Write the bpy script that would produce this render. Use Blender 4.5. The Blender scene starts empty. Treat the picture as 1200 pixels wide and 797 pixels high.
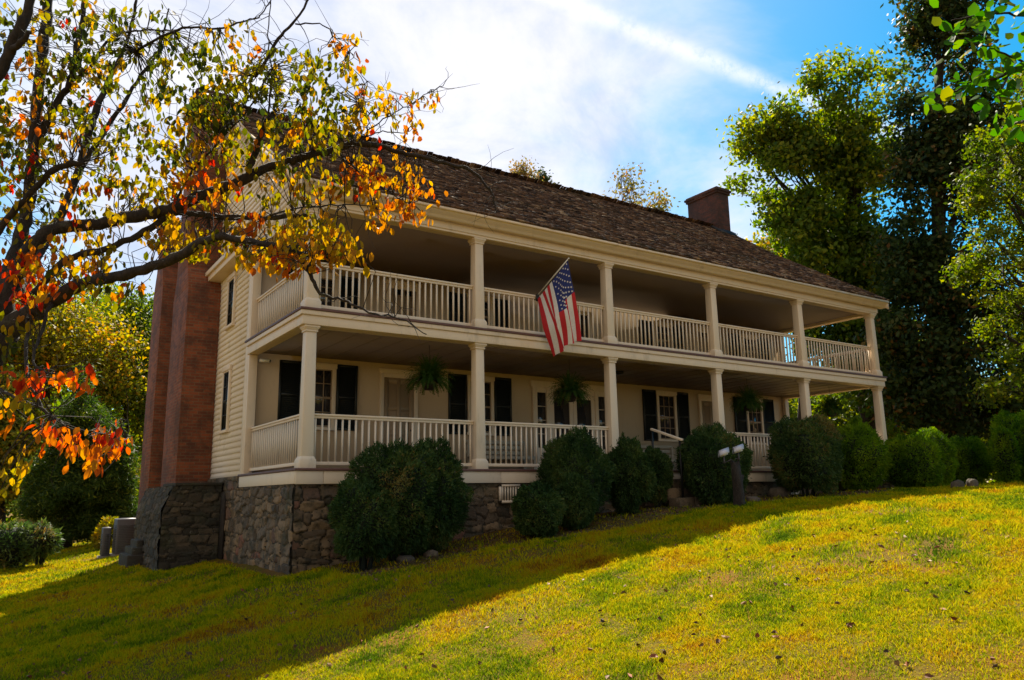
import bpy, math, random
import numpy as np
from mathutils import Matrix, Vector

# ------------------------------------------------------------------ camera, sky, sun, exposure
sc = bpy.context.scene
CAM = np.array([-4.5881, -13.4052, -0.5138])
YAW, PITCH, ROLL, F = 0.5878, 0.1961, -0.0159, 917.0
fw = np.array([math.sin(YAW)*math.cos(PITCH), math.cos(YAW)*math.cos(PITCH), math.sin(PITCH)])
r0 = np.array([math.cos(YAW), -math.sin(YAW), 0.0]); u0 = np.cross(r0, fw)
rt = r0*math.cos(ROLL)+u0*math.sin(ROLL); up = -r0*math.sin(ROLL)+u0*math.cos(ROLL)
cd = bpy.data.cameras.new('camera'); cam = bpy.data.objects.new('camera', cd)
sc.collection.objects.link(cam); sc.camera = cam
cd.sensor_width = 36; cd.lens = F/1200*36; cd.clip_start = 0.1; cd.clip_end = 3000
M4 = Matrix([[rt[i], up[i], -fw[i], CAM[i]] for i in range(3)]+[[0, 0, 0, 1]])
cam.matrix_world = M4

SUN_V = np.array([0.40, 0.75, 1.0]); SUN_V /= np.linalg.norm(SUN_V)      # towards the sun
SUN_EL = math.asin(SUN_V[2]); SUN_AZ = math.atan2(SUN_V[0], SUN_V[1])    # azimuth from +Y towards +X
sd = bpy.data.lights.new('sun', 'SUN'); sun = bpy.data.objects.new('sun', sd); sc.collection.objects.link(sun)
sd.energy = 5.0; sd.angle = math.radians(0.5); sd.color = (1.0, 0.90, 0.74)
sun.rotation_euler = Vector(-SUN_V).to_track_quat('-Z', 'Y').to_euler()
sun.location = (10, 20, 40)

def ray(px, py):
    d = fw+rt*(px-600)/F-up*(py-398.5)/F
    return d/np.linalg.norm(d)

w = bpy.data.worlds.new('World'); sc.world = w; w.use_nodes = True
nt = w.node_tree; N = nt.nodes; L = nt.links; N.clear()
def nd(tree, t, **k):
    n = tree.nodes.new(t)
    for a, b in k.items():
        if a == 'ins':
            for i, v in b.items(): n.inputs[i].default_value = v
        else: setattr(n, a, b)
    return n
def mth(tree, op, a, b=None, c=None, clamp=False):
    n = tree.nodes.new('ShaderNodeMath'); n.operation = op; n.use_clamp = clamp
    for i, v in enumerate((a, b, c)):
        if v is None: continue
        if isinstance(v, (int, float)): n.inputs[i].default_value = v
        else: tree.links.new(v, n.inputs[i])
    return n.outputs[0]
def vdot(tree, v, vec):
    n = tree.nodes.new('ShaderNodeVectorMath'); n.operation = 'DOT_PRODUCT'
    tree.links.new(v, n.inputs[0]); n.inputs[1].default_value = tuple(vec); return n.outputs['Value']
def smooth(tree, v, a, b):
    n = tree.nodes.new('ShaderNodeMapRange'); n.interpolation_type = 'SMOOTHSTEP'
    n.inputs[1].default_value = a; n.inputs[2].default_value = b; n.inputs[3].default_value = 0; n.inputs[4].default_value = 1
    tree.links.new(v, n.inputs[0]); return n.outputs[0]
def noise(tree, vec, scale, detail=5, rough=.55, dist=0.0):
    n = nd(tree, 'ShaderNodeTexNoise'); n.inputs['Scale'].default_value = scale
    n.inputs['Detail'].default_value = detail; n.inputs['Roughness'].default_value = rough
    n.inputs['Distortion'].default_value = dist
    if vec is not None: tree.links.new(vec, n.inputs['Vector'])
    return n.outputs[0]
sky = nd(nt, 'ShaderNodeTexSky', sky_type='NISHITA', sun_disc=False)
sky.sun_elevation = SUN_EL; sky.sun_rotation = SUN_AZ
sky.air_density = 1.0; sky.dust_density = 0.6; sky.ozone_density = 2.5
tc = nd(nt, 'ShaderNodeTexCoord'); nrm = nd(nt, 'ShaderNodeVectorMath', operation='NORMALIZE'); L.new(tc.outputs['Generated'], nrm.inputs[0])
D = nrm.outputs[0]
sep = nd(nt, 'ShaderNodeSeparateXYZ'); L.new(D, sep.inputs[0])
zz = mth(nt, 'ADD', mth(nt, 'MAXIMUM', sep.outputs[2], 0.0), 0.22)
cmb = nd(nt, 'ShaderNodeCombineXYZ'); L.new(mth(nt, 'DIVIDE', sep.outputs[0], zz), cmb.inputs[0]); L.new(mth(nt, 'DIVIDE', sep.outputs[1], zz), cmb.inputs[1])
n1 = noise(nt, cmb.outputs[0], 0.9, 7, .6, .5)
n2 = noise(nt, cmb.outputs[0], 3.2, 6, .6, .3)
nn = mth(nt, 'ADD', mth(nt, 'MULTIPLY', n1, .65), mth(nt, 'MULTIPLY', n2, .35))
# cloud cover thickens towards the bright bank above the roof, thins to the right
bank = smooth(nt, vdot(nt, D, ray(440, 110)), .84, .995)
bank2 = smooth(nt, vdot(nt, D, ray(905, 262)), .992, .9995)
clr = smooth(nt, vdot(nt, D, ray(960, 40)), .955, .995)
cov = mth(nt, 'ADD', nn, mth(nt, 'MULTIPLY', bank, .36))
back = smooth(nt, vdot(nt, D, (-.70, -.65, .25)), -.05, .75)    # unseen cloud, added behind the viewer to light the facade
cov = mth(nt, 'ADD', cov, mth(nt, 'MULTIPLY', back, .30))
cov = mth(nt, 'ADD', cov, mth(nt, 'MULTIPLY', bank2, .16))
cov = mth(nt, 'SUBTRACT', cov, mth(nt, 'MULTIPLY', clr, .07))
cloud = mth(nt, 'MULTIPLY', smooth(nt, cov, .50, .84), .97)
pa, pb = ray(640, -8), ray(935, 112)
nv = np.cross(pa, pb); nv /= np.linalg.norm(nv)
off = mth(nt, 'ADD', vdot(nt, D, nv), mth(nt, 'MULTIPLY', mth(nt, 'SUBTRACT', noise(nt, D, 16, 4, .6), .5), .016))
trail = smooth(nt, mth(nt, 'ABSOLUTE', off), .017, .000)
mid = (pa*2+pb)/3; mid /= np.linalg.norm(mid)
trail = mth(nt, 'MULTIPLY', trail, smooth(nt, vdot(nt, D, (pa+pb)/2), .90, .955))
trail = mth(nt, 'MULTIPLY', trail, smooth(nt, noise(nt, D, 40, 6, .7), .18, .56))
tot = cloud
tot = mth(nt, 'MULTIPLY', tot, smooth(nt, sep.outputs[2], -.02, .05))
hs = nd(nt, 'ShaderNodeHueSaturation'); hs.inputs['Hue'].default_value = .478; hs.inputs['Saturation'].default_value = 1.6; hs.inputs['Value'].default_value = 1.18
L.new(sky.outputs[0], hs.inputs['Color'])
mx = nd(nt, 'ShaderNodeMix', data_type='RGBA'); L.new(tot, mx.inputs[0]); L.new(hs.outputs[0], mx.inputs[6])
ccm = nd(nt, 'ShaderNodeMix', data_type='RGBA'); L.new(smooth(nt, noise(nt, cmb.outputs[0], 2.2, 8, .62, .6), .34, .62), ccm.inputs[0]); ccm.inputs[6].default_value = (4.7, 5.3, 6.9, 1); ccm.inputs[7].default_value = (7.4, 7.3, 7.7, 1)
ccb = nd(nt, 'ShaderNodeMix', data_type='RGBA'); L.new(back, ccb.inputs[0]); L.new(ccm.outputs[2], ccb.inputs[6]); ccb.inputs[7].default_value = (5.6, 4.9, 4.2, 1)  # warm tint for the added cloud behind the viewer
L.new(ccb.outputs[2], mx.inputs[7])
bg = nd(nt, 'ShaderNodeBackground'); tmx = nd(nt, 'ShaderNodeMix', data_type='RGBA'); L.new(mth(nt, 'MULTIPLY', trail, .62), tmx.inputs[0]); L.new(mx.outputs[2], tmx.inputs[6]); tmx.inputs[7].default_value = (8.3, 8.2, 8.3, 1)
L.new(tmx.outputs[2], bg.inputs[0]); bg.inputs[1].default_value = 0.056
wo = nd(nt, 'ShaderNodeOutputWorld'); L.new(bg.outputs[0], wo.inputs[0])

vs = sc.view_settings
vs.view_transform = 'Standard'; vs.look = 'None'; vs.gamma = 1; vs.use_curve_mapping = False; vs.exposure = 1.36
sc.cycles.max_bounces = 8; sc.cycles.transparent_max_bounces = 8

# ------------------------------------------------------------------ helpers
rng = np.random.default_rng(7)
def at(px, py, depth):
    """point on the sight line of a place in the photograph, `depth` metres into the scene"""
    return CAM+depth*(fw+rt*(px-600)/F-up*(py-398.5)/F)
def on(px, py, axis, val):
    d = ray(px, py); return CAM+d*(val-CAM[axis])/d[axis]
def depth_of(P): return float((np.asarray(P)-CAM)@fw)
_fx = np.linspace(-80, 120, 2001)
_fz = np.interp(_fx, [-80, -30, -10, -5, -2.2, 0, 3, 5.5, 8, 12, 16, 24, 40, 120], [-6.0, -3.5, -2.6, -2.33, -2.08, -1.70, -1.31, -1.0, -.80, -.64, -.50, -.40, -.45, -1.2])
_k = np.exp(-np.linspace(-2.2, 2.2, 29)**2); _k /= _k.sum()
_fz = np.convolve(np.pad(_fz, 14, 'edge'), _k, 'valid')
def zg(x, y):
    x = np.asarray(x, float); y = np.asarray(y, float)
    z = np.interp(x, _fx, _fz)
    z = z+.025*np.sin(x*1.3+.6*y)*np.sin(y*1.1-.4*x)+.012*np.sin(x*3.1+1)*np.sin(y*2.7+2)
    return z
def gpt(px, py):
    d = ray(px, py); t = 3.0
    for _ in range(4000):
        P = CAM+d*t
        if P[2] <= zg(P[0], P[1]): return P
        t += .02
    return P

def link(o, parent=None):
    sc.collection.objects.link(o)
    if parent is not None:
        o.parent = parent
        o.matrix_parent_inverse = parent.matrix_world.inverted() if parent.type == 'EMPTY' else Matrix()
    return o
def tag(o, label=None, cat=None, group=None, kind=None):
    if label: o['label'] = label
    if cat: o['category'] = cat
    if group: o['group'] = group
    if kind: o['kind'] = kind
    return o
def empty(name, loc, label, cat, group=None):
    o = bpy.data.objects.new(name, None); o.location = loc; o.empty_display_size = .3
    sc.collection.objects.link(o)
    o.matrix_world = Matrix.Translation(loc)
    return tag(o, label, cat, group)

def box_uv(me):
    n = len(me.loops)
    vi = np.empty(n, int); me.loops.foreach_get('vertex_index', vi)
    co = np.empty(len(me.vertices)*3); me.vertices.foreach_get('co', co); co = co.reshape(-1, 3)
    nr = np.empty(len(me.polygons)*3); me.polygons.foreach_get('normal', nr); nr = np.abs(nr.reshape(-1, 3))
    lt = np.empty(len(me.polygons), int); me.polygons.foreach_get('loop_total', lt)
    ln = np.repeat(nr, lt, axis=0); c = co[vi]; ax = ln.argmax(1)
    uv = np.where((ax == 0)[:, None], c[:, [1, 2]], np.where((ax == 1)[:, None], c[:, [0, 2]], c[:, [0, 1]]))
    l = me.uv_layers.new(name='UVMap'); l.data.foreach_set('uv', uv.astype(np.float32).ravel())

def mesh_obj(name, V, F_, mat, parent=None, attr=None, uv=True, smooth=False, matidx=None):
    """V: n x 3 array, F_: array of quads/tris or a list of such arrays"""
    V = np.asarray(V, np.float32)
    fl = F_ if isinstance(F_, list) else [F_]
    fl = [np.asarray(f, np.int32) for f in fl if len(f)]
    me = bpy.data.meshes.new(name)
    me.vertices.add(len(V)); me.vertices.foreach_set('co', V.ravel())
    idx = np.concatenate([f.ravel() for f in fl]); tot = np.concatenate([np.full(len(f), f.shape[1], np.int32) for f in fl])
    me.loops.add(len(idx)); me.loops.foreach_set('vertex_index', idx)
    me.polygons.add(len(tot)); st = np.concatenate([[0], np.cumsum(tot)[:-1]]).astype(np.int32)
    me.polygons.foreach_set('loop_start', st); me.polygons.foreach_set('loop_total', tot)
    if smooth: me.polygons.foreach_set('use_smooth', np.ones(len(tot), bool))
    me.update(calc_edges=True)
    if attr is not None:
        a = me.attributes.new('v', 'FLOAT', 'FACE'); a.data.foreach_set('value', np.asarray(attr, np.float32))
    if uv: box_uv(me)
    for m in (mat if isinstance(mat, (list, tuple)) else [mat]): me.materials.append(m)
    if matidx is not None: me.polygons.foreach_set('material_index', np.asarray(matidx, np.int32))
    o = bpy.data.objects.new(name, me); link(o, parent)
    return o

def fbm(P, seed, f=1.0):
    r = np.random.default_rng(seed); s = np.zeros(len(P)); a = 1; tot = 0
    for o_ in range(4):
        for _ in range(3):
            k = r.normal(size=3); k /= np.linalg.norm(k); s += a*np.sin((P@k)*f*2.4+r.uniform(0, 6.28)); tot += a
        f *= 2; a *= .6
    return s/tot*2
class MB:
    def __init__(s): s.V = []; s.Q = []; s.T = []; s.n = 0
    def raw(s, V, Q=None, T=None):
        V = np.asarray(V, float).reshape(-1, 3)
        if Q is not None and len(Q): s.Q.append(np.asarray(Q, int)+s.n)
        if T is not None and len(T): s.T.append(np.asarray(T, int)+s.n)
        s.V.append(V); s.n += len(V); return s
    def box(s, x0, x1, y0, y1, z0, z1, top=None):
        """axis box; top=(dx,dy) insets the top face (taper)"""
        tx, ty = top or (0, 0)
        V = [(x0, y0, z0), (x1, y0, z0), (x1, y1, z0), (x0, y1, z0), (x0+tx, y0+ty, z1), (x1-tx, y0+ty, z1), (x1-tx, y1-ty, z1), (x0+tx, y1-ty, z1)]
        return s.raw(V, [(3, 2, 1, 0), (4, 5, 6, 7), (0, 1, 5, 4), (1, 2, 6, 5), (2, 3, 7, 6), (3, 0, 4, 7)])
    def bar(s, a, b, w, h=None, upv=(0, 0, 1)):
        a = np.asarray(a, float); b = np.asarray(b, float); h = h or w
        d = b-a; d /= np.linalg.norm(d); u = np.asarray(upv, float)
        if abs(d@u) > .98: u = np.array([0, 1., 0])
        sx = np.cross(d, u); sx /= np.linalg.norm(sx); sy = np.cross(sx, d)
        V = [p+i*sx*w/2+j*sy*h/2 for p in (a, b) for i, j in ((-1, -1), (1, -1), (1, 1), (-1, 1))]
        return s.raw(V, [(3, 2, 1, 0), (4, 5, 6, 7), (0, 1, 5, 4), (1, 2, 6, 5), (2, 3, 7, 6), (3, 0, 4, 7)])
    def tube(s, P, R, n=8, cap=True):
        P = np.asarray(P, float); R = np.broadcast_to(np.asarray(R, float), (len(P),))
        T = np.gradient(P, axis=0); T /= np.linalg.norm(T, axis=1)[:, None]+1e-9
        ref = np.array([0, 0, 1.]) if abs(T[0][2]) < .9 else np.array([1., 0, 0])
        u = np.cross(T[0], ref); u /= np.linalg.norm(u); V = []
        a = np.linspace(0, 2*np.pi, n, endpoint=False)
        for i in range(len(P)):
            u = u-T[i]*(u@T[i]); u /= np.linalg.norm(u)+1e-9; v = np.cross(T[i], u)
            V.append(P[i]+R[i]*(np.cos(a)[:, None]*u+np.sin(a)[:, None]*v))
        V = np.concatenate(V); Q = []
        for i in range(len(P)-1):
            for j in range(n):
                k = (j+1) % n; Q.append((i*n+j, i*n+k, (i+1)*n+k, (i+1)*n+j))
        T_ = []
        if cap:
            V = np.concatenate([V, P[:1], P[-1:]]); c0 = len(P)*n
            T_ = [(j, c0, (j+1) % n) for j in range(n)]+[((len(P)-1)*n+j, (len(P)-1)*n+(j+1) % n, c0+1) for j in range(n)]
        return s.raw(V, Q, T_)
    def lathe(s, prof, c=(0, 0, 0), n=20):
        c = np.asarray(c, float); V = []
        for r, z in prof:
            for k in range(n):
                t = 2*math.pi*k/n; V.append((c[0]+r*math.cos(t), c[1]+r*math.sin(t), c[2]+z))
        Q = [(i*n+j, i*n+(j+1) % n, (i+1)*n+(j+1) % n, (i+1)*n+j) for i in range(len(prof)-1) for j in range(n)]
        return s.raw(V, Q)
    def prism(s, poly, axis, a, b):
        """poly in the two other axes, extruded along axis from a to b"""
        n = len(poly)
        def pt(p, t):
            if axis == 0: return (t, p[0], p[1])
            if axis == 1: return (p[0], t, p[1])
            return (p[0], p[1], t)
        V = [pt(p, a) for p in poly]+[pt(p, b) for p in poly]
        s.raw(V, [(i, (i+1) % n, n+(i+1) % n, n+i) for i in range(n)])
        c = np.mean(np.array(poly), 0)
        V2 = V+[pt(c, a), pt(c, b)]
        s.raw(V2, None, [((i+1) % n, i, 2*n) for i in range(n)]+[(n+i, n+(i+1) % n, 2*n+1) for i in range(n)])
        return s
    def build(s, name, mat, parent=None, bevel=0, smooth=False, attr=None):
        V = np.concatenate(s.V); fl = []
        if s.Q: fl.append(np.concatenate(s.Q))
        if s.T: fl.append(np.concatenate(s.T))
        o = mesh_obj(name, V, fl, mat, parent, smooth=smooth, attr=attr)
        if bevel:
            m = o.modifiers.new('bevel', 'BEVEL'); m.width = bevel; m.segments = 2; m.limit_method = 'ANGLE'
        return o

# ------------------------------------------------------------------ materials
def new_mat(name):
    m = bpy.data.materials.new(name); m.use_nodes = True; t = m.node_tree
    b = t.nodes['Principled BSDF']; return m, t, b
def ramp(t, fac, stops, interp='LINEAR'):
    r = t.nodes.new('ShaderNodeValToRGB'); r.color_ramp.interpolation = interp
    e = r.color_ramp.elements
    while len(e) < len(stops): e.new(.5)
    for i, (p, c) in enumerate(stops): e[i].position = p; e[i].color = (*c, 1)
    if fac is not None: t.links.new(fac, r.inputs[0])
    return r.outputs[0]
def bump(t, b, h, strength=.3, dist=.01):
    n = t.nodes.new('ShaderNodeBump'); n.inputs['Strength'].default_value = strength; n.inputs['Distance'].default_value = dist
    t.links.new(h, n.inputs['Height']); t.links.new(n.outputs[0], b.inputs['Normal'])
def coords(t, kind='Object'):
    return t.nodes.new('ShaderNodeTexCoord').outputs[kind]
def mixc(t, fac, a, b, blend='MIX'):
    m = nd(t, 'ShaderNodeMix', data_type='RGBA', blend_type=blend)
    for i, v in ((0, fac), (6, a), (7, b)):
        if hasattr(v, 'is_output'): t.links.new(v, m.inputs[i])
        elif isinstance(v, (int, float)): m.inputs[i].default_value = v
        else: m.inputs[i].default_value = (*v, 1)
    return m.outputs[2]
def paint(name, col, dirt=(.25, .2, .14), amount=.25, rough=.55, grain=True):
    m, t, b = new_mat(name); o = coords(t)
    mp = nd(t, 'ShaderNodeMapping'); mp.inputs['Scale'].default_value = (1, 1, .35); t.links.new(o, mp.inputs[0])
    d = smooth_(t, noise(t, mp.outputs[0], 3.5, 8, .7), .52, .82)
    d2 = noise(t, o, 60, 3, .6)
    c = mixc(t, mth(t, 'MULTIPLY', d, amount), col, dirt)
    c = mixc(t, mth(t, 'MULTIPLY', d2, .12), c, tuple(x*.6 for x in col))
    t.links.new(c, b.inputs['Base Color']); b.inputs['Roughness'].default_value = rough
    bump(t, b, mth(t, 'ADD', mth(t, 'MULTIPLY', d2, .4), noise(t, mp.outputs[0], 14, 4)), .18, .006)
    return m
def smooth_(t, v, a, b): return smooth(t, v, a, b)
def plain(name, col, rough=.5, metal=0, spec=None):
    m, t, b = new_mat(name)
    n_ = noise(t, coords(t), 25, 4, .6)
    c = mixc(t, n_, tuple(x*.75 for x in col), tuple(min(1, x*1.2) for x in col))
    t.links.new(c, b.inputs['Base Color']); b.inputs['Roughness'].default_value = rough; b.inputs['Metallic'].default_value = metal
    return m
def leafmat(name, stops, trans=.45, rough=.55, gloss=.0):
    m, t, b = new_mat(name)
    a = nd(t, 'ShaderNodeAttribute', attribute_name='v')
    c = ramp(t, a.outputs['Fac'], stops)
    c = mixc(t, mth(t, 'MULTIPLY', noise(t, coords(t), 4, 3), .35), c, tuple(x*.55 for x in stops[0][1]))
    out = t.nodes['Material Output']
    tr = t.nodes.new('ShaderNodeBsdfTranslucent'); 
    g = nd(t, 'ShaderNodeHueSaturation'); g.inputs['Saturation'].default_value = 1.15; g.inputs['Value'].default_value = 1.5
    t.links.new(c, g.inputs['Color']); t.links.new(g.outputs[0], tr.inputs[0])
    t.links.new(c, b.inputs['Base Color']); b.inputs['Roughness'].default_value = rough
    b.inputs['Specular IOR Level'].default_value = .12+gloss*.5; b.inputs['Roughness'].default_value = max(rough, .55)
    mxs = t.nodes.new('ShaderNodeMixShader'); mxs.inputs[0].default_value = trans
    t.links.new(b.outputs[0], mxs.inputs[1]); t.links.new(tr.outputs[0], mxs.inputs[2]); t.links.new(mxs.outputs[0], out.inputs[0])
    return m
CREAM = (.62, .52, .36)
M = {}
M['trim'] = paint('cream_trim_paint', (.76, .62, .46), amount=.55)
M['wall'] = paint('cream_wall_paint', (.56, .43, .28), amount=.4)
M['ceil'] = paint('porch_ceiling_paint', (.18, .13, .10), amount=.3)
M['siding'] = paint('white_siding_paint', (.84, .77, .69), amount=.5)
M['floor'] = paint('oxide_floor_paint', (.12, .050, .038), (.2, .12, .08), .5)
M['shutter'] = paint('black_shutter_paint', (.012, .015, .014), (.03, .03, .03), .4, .5)
M['door'] = paint('tan_door_paint', (.36, .26, .165), amount=.25)
M['bench'] = paint('worn_bench_paint', (.40, .34, .25), amount=.5)
M['metal'] = plain('dark_metal', (.03, .03, .03), .45, .6)
M['white'] = plain('white_plastic', (.75, .75, .73), .4)
M['pole'] = plain('flag_pole', (.7, .68, .62), .4)
def glassmat():
    m, t, b = new_mat('window_glass')
    c = mixc(t, noise(t, coords(t), 2.2, 3), (.012, .013, .015), (.05, .05, .055))
    t.links.new(c, b.inputs['Base Color']); b.inputs['Roughness'].default_value = .04; b.inputs['Specular IOR Level'].default_value = .8
    bump(t, b, noise(t, coords(t), 1.6, 2), .25, .05)
    return m
M['glass'] = glassmat()
def brickmat(name, c1, c2, mortar, dark):
    m, t, b = new_mat(name); uv = coords(t, 'UV'); o = coords(t)
    br = nd(t, 'ShaderNodeTexBrick'); t.links.new(uv, br.inputs['Vector'])
    br.inputs['Scale'].default_value = 1; br.inputs['Brick Width'].default_value = .215; br.inputs['Row Height'].default_value = .075
    br.inputs['Mortar Size'].default_value = .008; br.inputs['Mortar Smooth'].default_value = .2; br.inputs['Bias'].default_value = -.1
    br.inputs['Color1'].default_value = (*c1, 1); br.inputs['Color2'].default_value = (*c2, 1); br.inputs['Mortar'].default_value = (*mortar, 1)
    c = mixc(t, smooth(t, noise(t, o, 1.3, 7, .75), .42, .62), br.outputs[0], dark)
    c = mixc(t, .3, c, br.outputs[0])
    c = mixc(t, mth(t, 'MULTIPLY', noise(t, o, 30, 3), .4), c, (.06, .03, .02))
    t.links.new(c, b.inputs['Base Color']); b.inputs['Roughness'].default_value = .9
    h = mth(t, 'SUBTRACT', mth(t, 'MULTIPLY', noise(t, o, 40, 4), .3), br.outputs['Fac'])
    bump(t, b, h, .7, .012)
    return m
M['brick'] = brickmat('red_brick', (.33, .082, .026), (.15, .038, .016), (.20, .125, .07), (.06, .024, .014))
M['brick_dark'] = brickmat('dark_brick', (.13, .035, .020), (.05, .02, .014), (.07, .045, .035), (.018, .012, .010))  # darker brick tone for the right chimney and the caps
def stonemat(name, stops, dark=(.035, .035, .025), mossy=.35):
    m, t, b = new_mat(name); o = coords(t); a = nd(t, 'ShaderNodeAttribute', attribute_name='v')
    c = ramp(t, a.outputs['Fac'], stops)
    c = mixc(t, mth(t, 'MULTIPLY', smooth(t, noise(t, o, 3.5, 9, .75), .44, .62), .85), c, dark)
    c = mixc(t, mth(t, 'MULTIPLY', smooth(t, noise(t, o, 1.7, 6, .7), .5, .7), mossy), c, (.06, .06, .02))
    c = mixc(t, mth(t, 'MULTIPLY', smooth(t, noise(t, o, 19, 5, .7), .62, .72), .5), c, (.42, .40, .34))
    t.links.new(c, b.inputs['Base Color']); b.inputs['Roughness'].default_value = .95
    bump(t, b, noise(t, o, 16, 9, .75), .9, .035)
    return m
M['stone'] = stonemat('rubble_stone', [(0, (.035, .028, .02)), (.12, (.08, .055, .035)), (.4, (.15, .105, .065)), (.75, (.27, .18, .10)), (.93, (.12, .095, .07)), (1, (.24, .09, .05))])
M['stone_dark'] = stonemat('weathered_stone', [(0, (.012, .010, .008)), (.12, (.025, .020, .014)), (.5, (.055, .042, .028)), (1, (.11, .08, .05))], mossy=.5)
M['mortar'] = stonemat('mortar', [(0, (.09, .075, .055)), (1, (.09, .075, .055))])
M['rock'] = stonemat('boulder', [(0, (.10, .08, .06)), (1, (.20, .135, .09))], mossy=.3)
def shakemat():
    m, t, b = new_mat('wood_shakes'); o = coords(t); a = nd(t, 'ShaderNodeAttribute', attribute_name='v')
    c = ramp(t, a.outputs['Fac'], [(0, (.03, .016, .010)), (.4, (.11, .058, .034)), (.75, (.23, .125, .070)), (.93, (.36, .21, .115)), (1, (.48, .33, .20))])
    mp = nd(t, 'ShaderNodeMapping'); mp.inputs['Scale'].default_value = (30, 2, 2); t.links.new(o, mp.inputs[0])
    g = noise(t, mp.outputs[0], 2, 5, .6)
    c = mixc(t, mth(t, 'MULTIPLY', g, .6), c, (.03, .022, .018))
    c = mixc(t, mth(t, 'MULTIPLY', smooth(t, noise(t, o, .7, 6, .7), .5, .7), .35), c, (.05, .055, .03))
    t.links.new(c, b.inputs['Base Color']); b.inputs['Roughness'].default_value = .8
    bump(t, b, g, .6, .01)
    return m
M['shake'] = shakemat(); M['shake'].node_tree.nodes['Principled BSDF'].inputs['Specular IOR Level'].default_value = .15
def barkmat(name, c1, c2):
    m, t, b = new_mat(name); o = coords(t)
    mp = nd(t, 'ShaderNodeMapping'); mp.inputs['Scale'].default_value = (1, 1, .4); t.links.new(o, mp.inputs[0])
    n_ = noise(t, mp.outputs[0], 26, 8, .7)
    c = mixc(t, smooth(t, n_, .3, .7), c1, c2)
    c = mixc(t, mth(t, 'MULTIPLY', smooth(t, noise(t, o, 5, 5, .7), .56, .66), .4), c, (.10, .10, .06))
    t.links.new(c, b.inputs['Base Color']); b.inputs['Roughness'].default_value = .9; bump(t, b, n_, 1, .03)
    return m
M['bark'] = barkmat('dark_bark', (.010, .007, .005), (.042, .030, .022))
M['bark_grey'] = barkmat('grey_bark', (.05, .042, .035), (.16, .135, .11))
M['leaf_dogwood'] = leafmat('dogwood_leaf', [(0, (.03, .045, .010)), (.25, (.11, .12, .012)), (.45, (.34, .25, .014)), (.63, (.50, .24, .014)), (.80, (.50, .12, .014)), (.92, (.50, .05, .012)), (1, (.42, .02, .012))], .6, .5)
M['leaf_green'] = leafmat('broad_leaf_green', [(0, (.040, .085, .010)), (.5, (.13, .19, .018)), (1, (.36, .34, .02))], .55, .45, .1)
M['leaf_yellow'] = leafmat('yellow_leaf', [(0, (.06, .09, .012)), (.4, (.20, .20, .02)), (.8, (.42, .33, .03)), (1, (.48, .22, .02))], .5)
M['leaf_dark'] = leafmat('magnolia_leaf', [(0, (.014, .030, .009)), (.6, (.045, .072, .016)), (.9, (.11, .095, .025)), (1, (.17, .08, .02))], .3, .55, -.05)
M['leaf_lime'] = leafmat('lime_leaf', [(0, (.04, .08, .010)), (.5, (.12, .17, .016)), (1, (.30, .28, .02))], .5)
M['leaf_box'] = leafmat('boxwood_leaf', [(0, (.012, .034, .010)), (.5, (.055, .10, .026)), (.9, (.13, .17, .04)), (1, (.24, .16, .05))], .3, .55, .0)
M['leaf_box_sunlit'] = leafmat('sunlit_boxwood_leaf', [(0, (.03, .08, .008)), (.5, (.16, .28, .014)), (1, (.34, .42, .02))], .55, .5, .0)  # brightened boxwood leaf: sunlight on the right bushes is put into its colour
M['leaf_cedar'] = leafmat('cedar_needles', [(0, (.018, .045, .008)), (.6, (.07, .11, .018)), (1, (.20, .22, .03))], .45)
M['leaf_pale'] = leafmat('thin_autumn_leaf', [(0, (.14, .14, .04)), (.5, (.26, .22, .06)), (1, (.30, .16, .07))], .4)
M['leaf_near'] = leafmat('large_green_leaf', [(0, (.03, .10, .010)), (.6, (.07, .17, .015)), (1, (.20, .18, .02))], .6, .4)
M['fern'] = leafmat('fern_frond', [(0, (.03, .08, .015)), (.7, (.08, .16, .03)), (1, (.24, .20, .05))], .4)
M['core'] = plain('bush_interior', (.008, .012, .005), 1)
M['stump'] = barkmat('stump_bark', (.010, .007, .006), (.036, .026, .018))

# ------------------------------------------------------------------ ground
def groundmat():
    m, t, b = new_mat('lawn_soil'); o = coords(t)
    big = noise(t, o, .33, 6, .6); med = noise(t, o, 1.4, 6, .65); fine = noise(t, o, 30, 6, .7)
    c = mixc(t, smooth(t, fine, .35, .7), (.07, .048, .008), (.17, .125, .008))
    c = mixc(t, smooth(t, med, .44, .66), c, (.18, .08, .010))
    c = mixc(t, mth(t, 'MULTIPLY', smooth(t, big, .50, .66), .6), c, (.14, .07, .02))
    t.links.new(c, b.inputs['Base Color']); b.inputs['Roughness'].default_value = 1; b.inputs['Specular IOR Level'].default_value = .1
    bump(t, b, fine, .8, .03)
    return m
M['ground'] = groundmat()
def axis_vals(lo, hi, a, b, fine, grow):
    v = list(np.arange(a, b+1e-6, fine)); s = fine; x = b
    while x < hi: s *= grow; x += s; v.append(x)
    s = fine; x = a
    while x > lo: s *= grow; x -= s; v.insert(0, x)
    return np.array(v)
gx = axis_vals(-500, 700, -12, 30, .25, 1.18); gy = axis_vals(-300, 900, -16, 16, .25, 1.18)
GX, GY = np.meshgrid(gx, gy, indexing='ij'); GZ = zg(GX, GY)
ny = len(gy); I = (np.arange(len(gx)-1)[:, None]*ny+np.arange(ny-1)[None, :]).ravel()
gr = mesh_obj('ground', np.stack([GX, GY, GZ], -1).reshape(-1, 3), np.stack([I, I+ny, I+ny+1, I+1], 1), M['ground'], smooth=True)
tag(gr, kind='structure')

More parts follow.
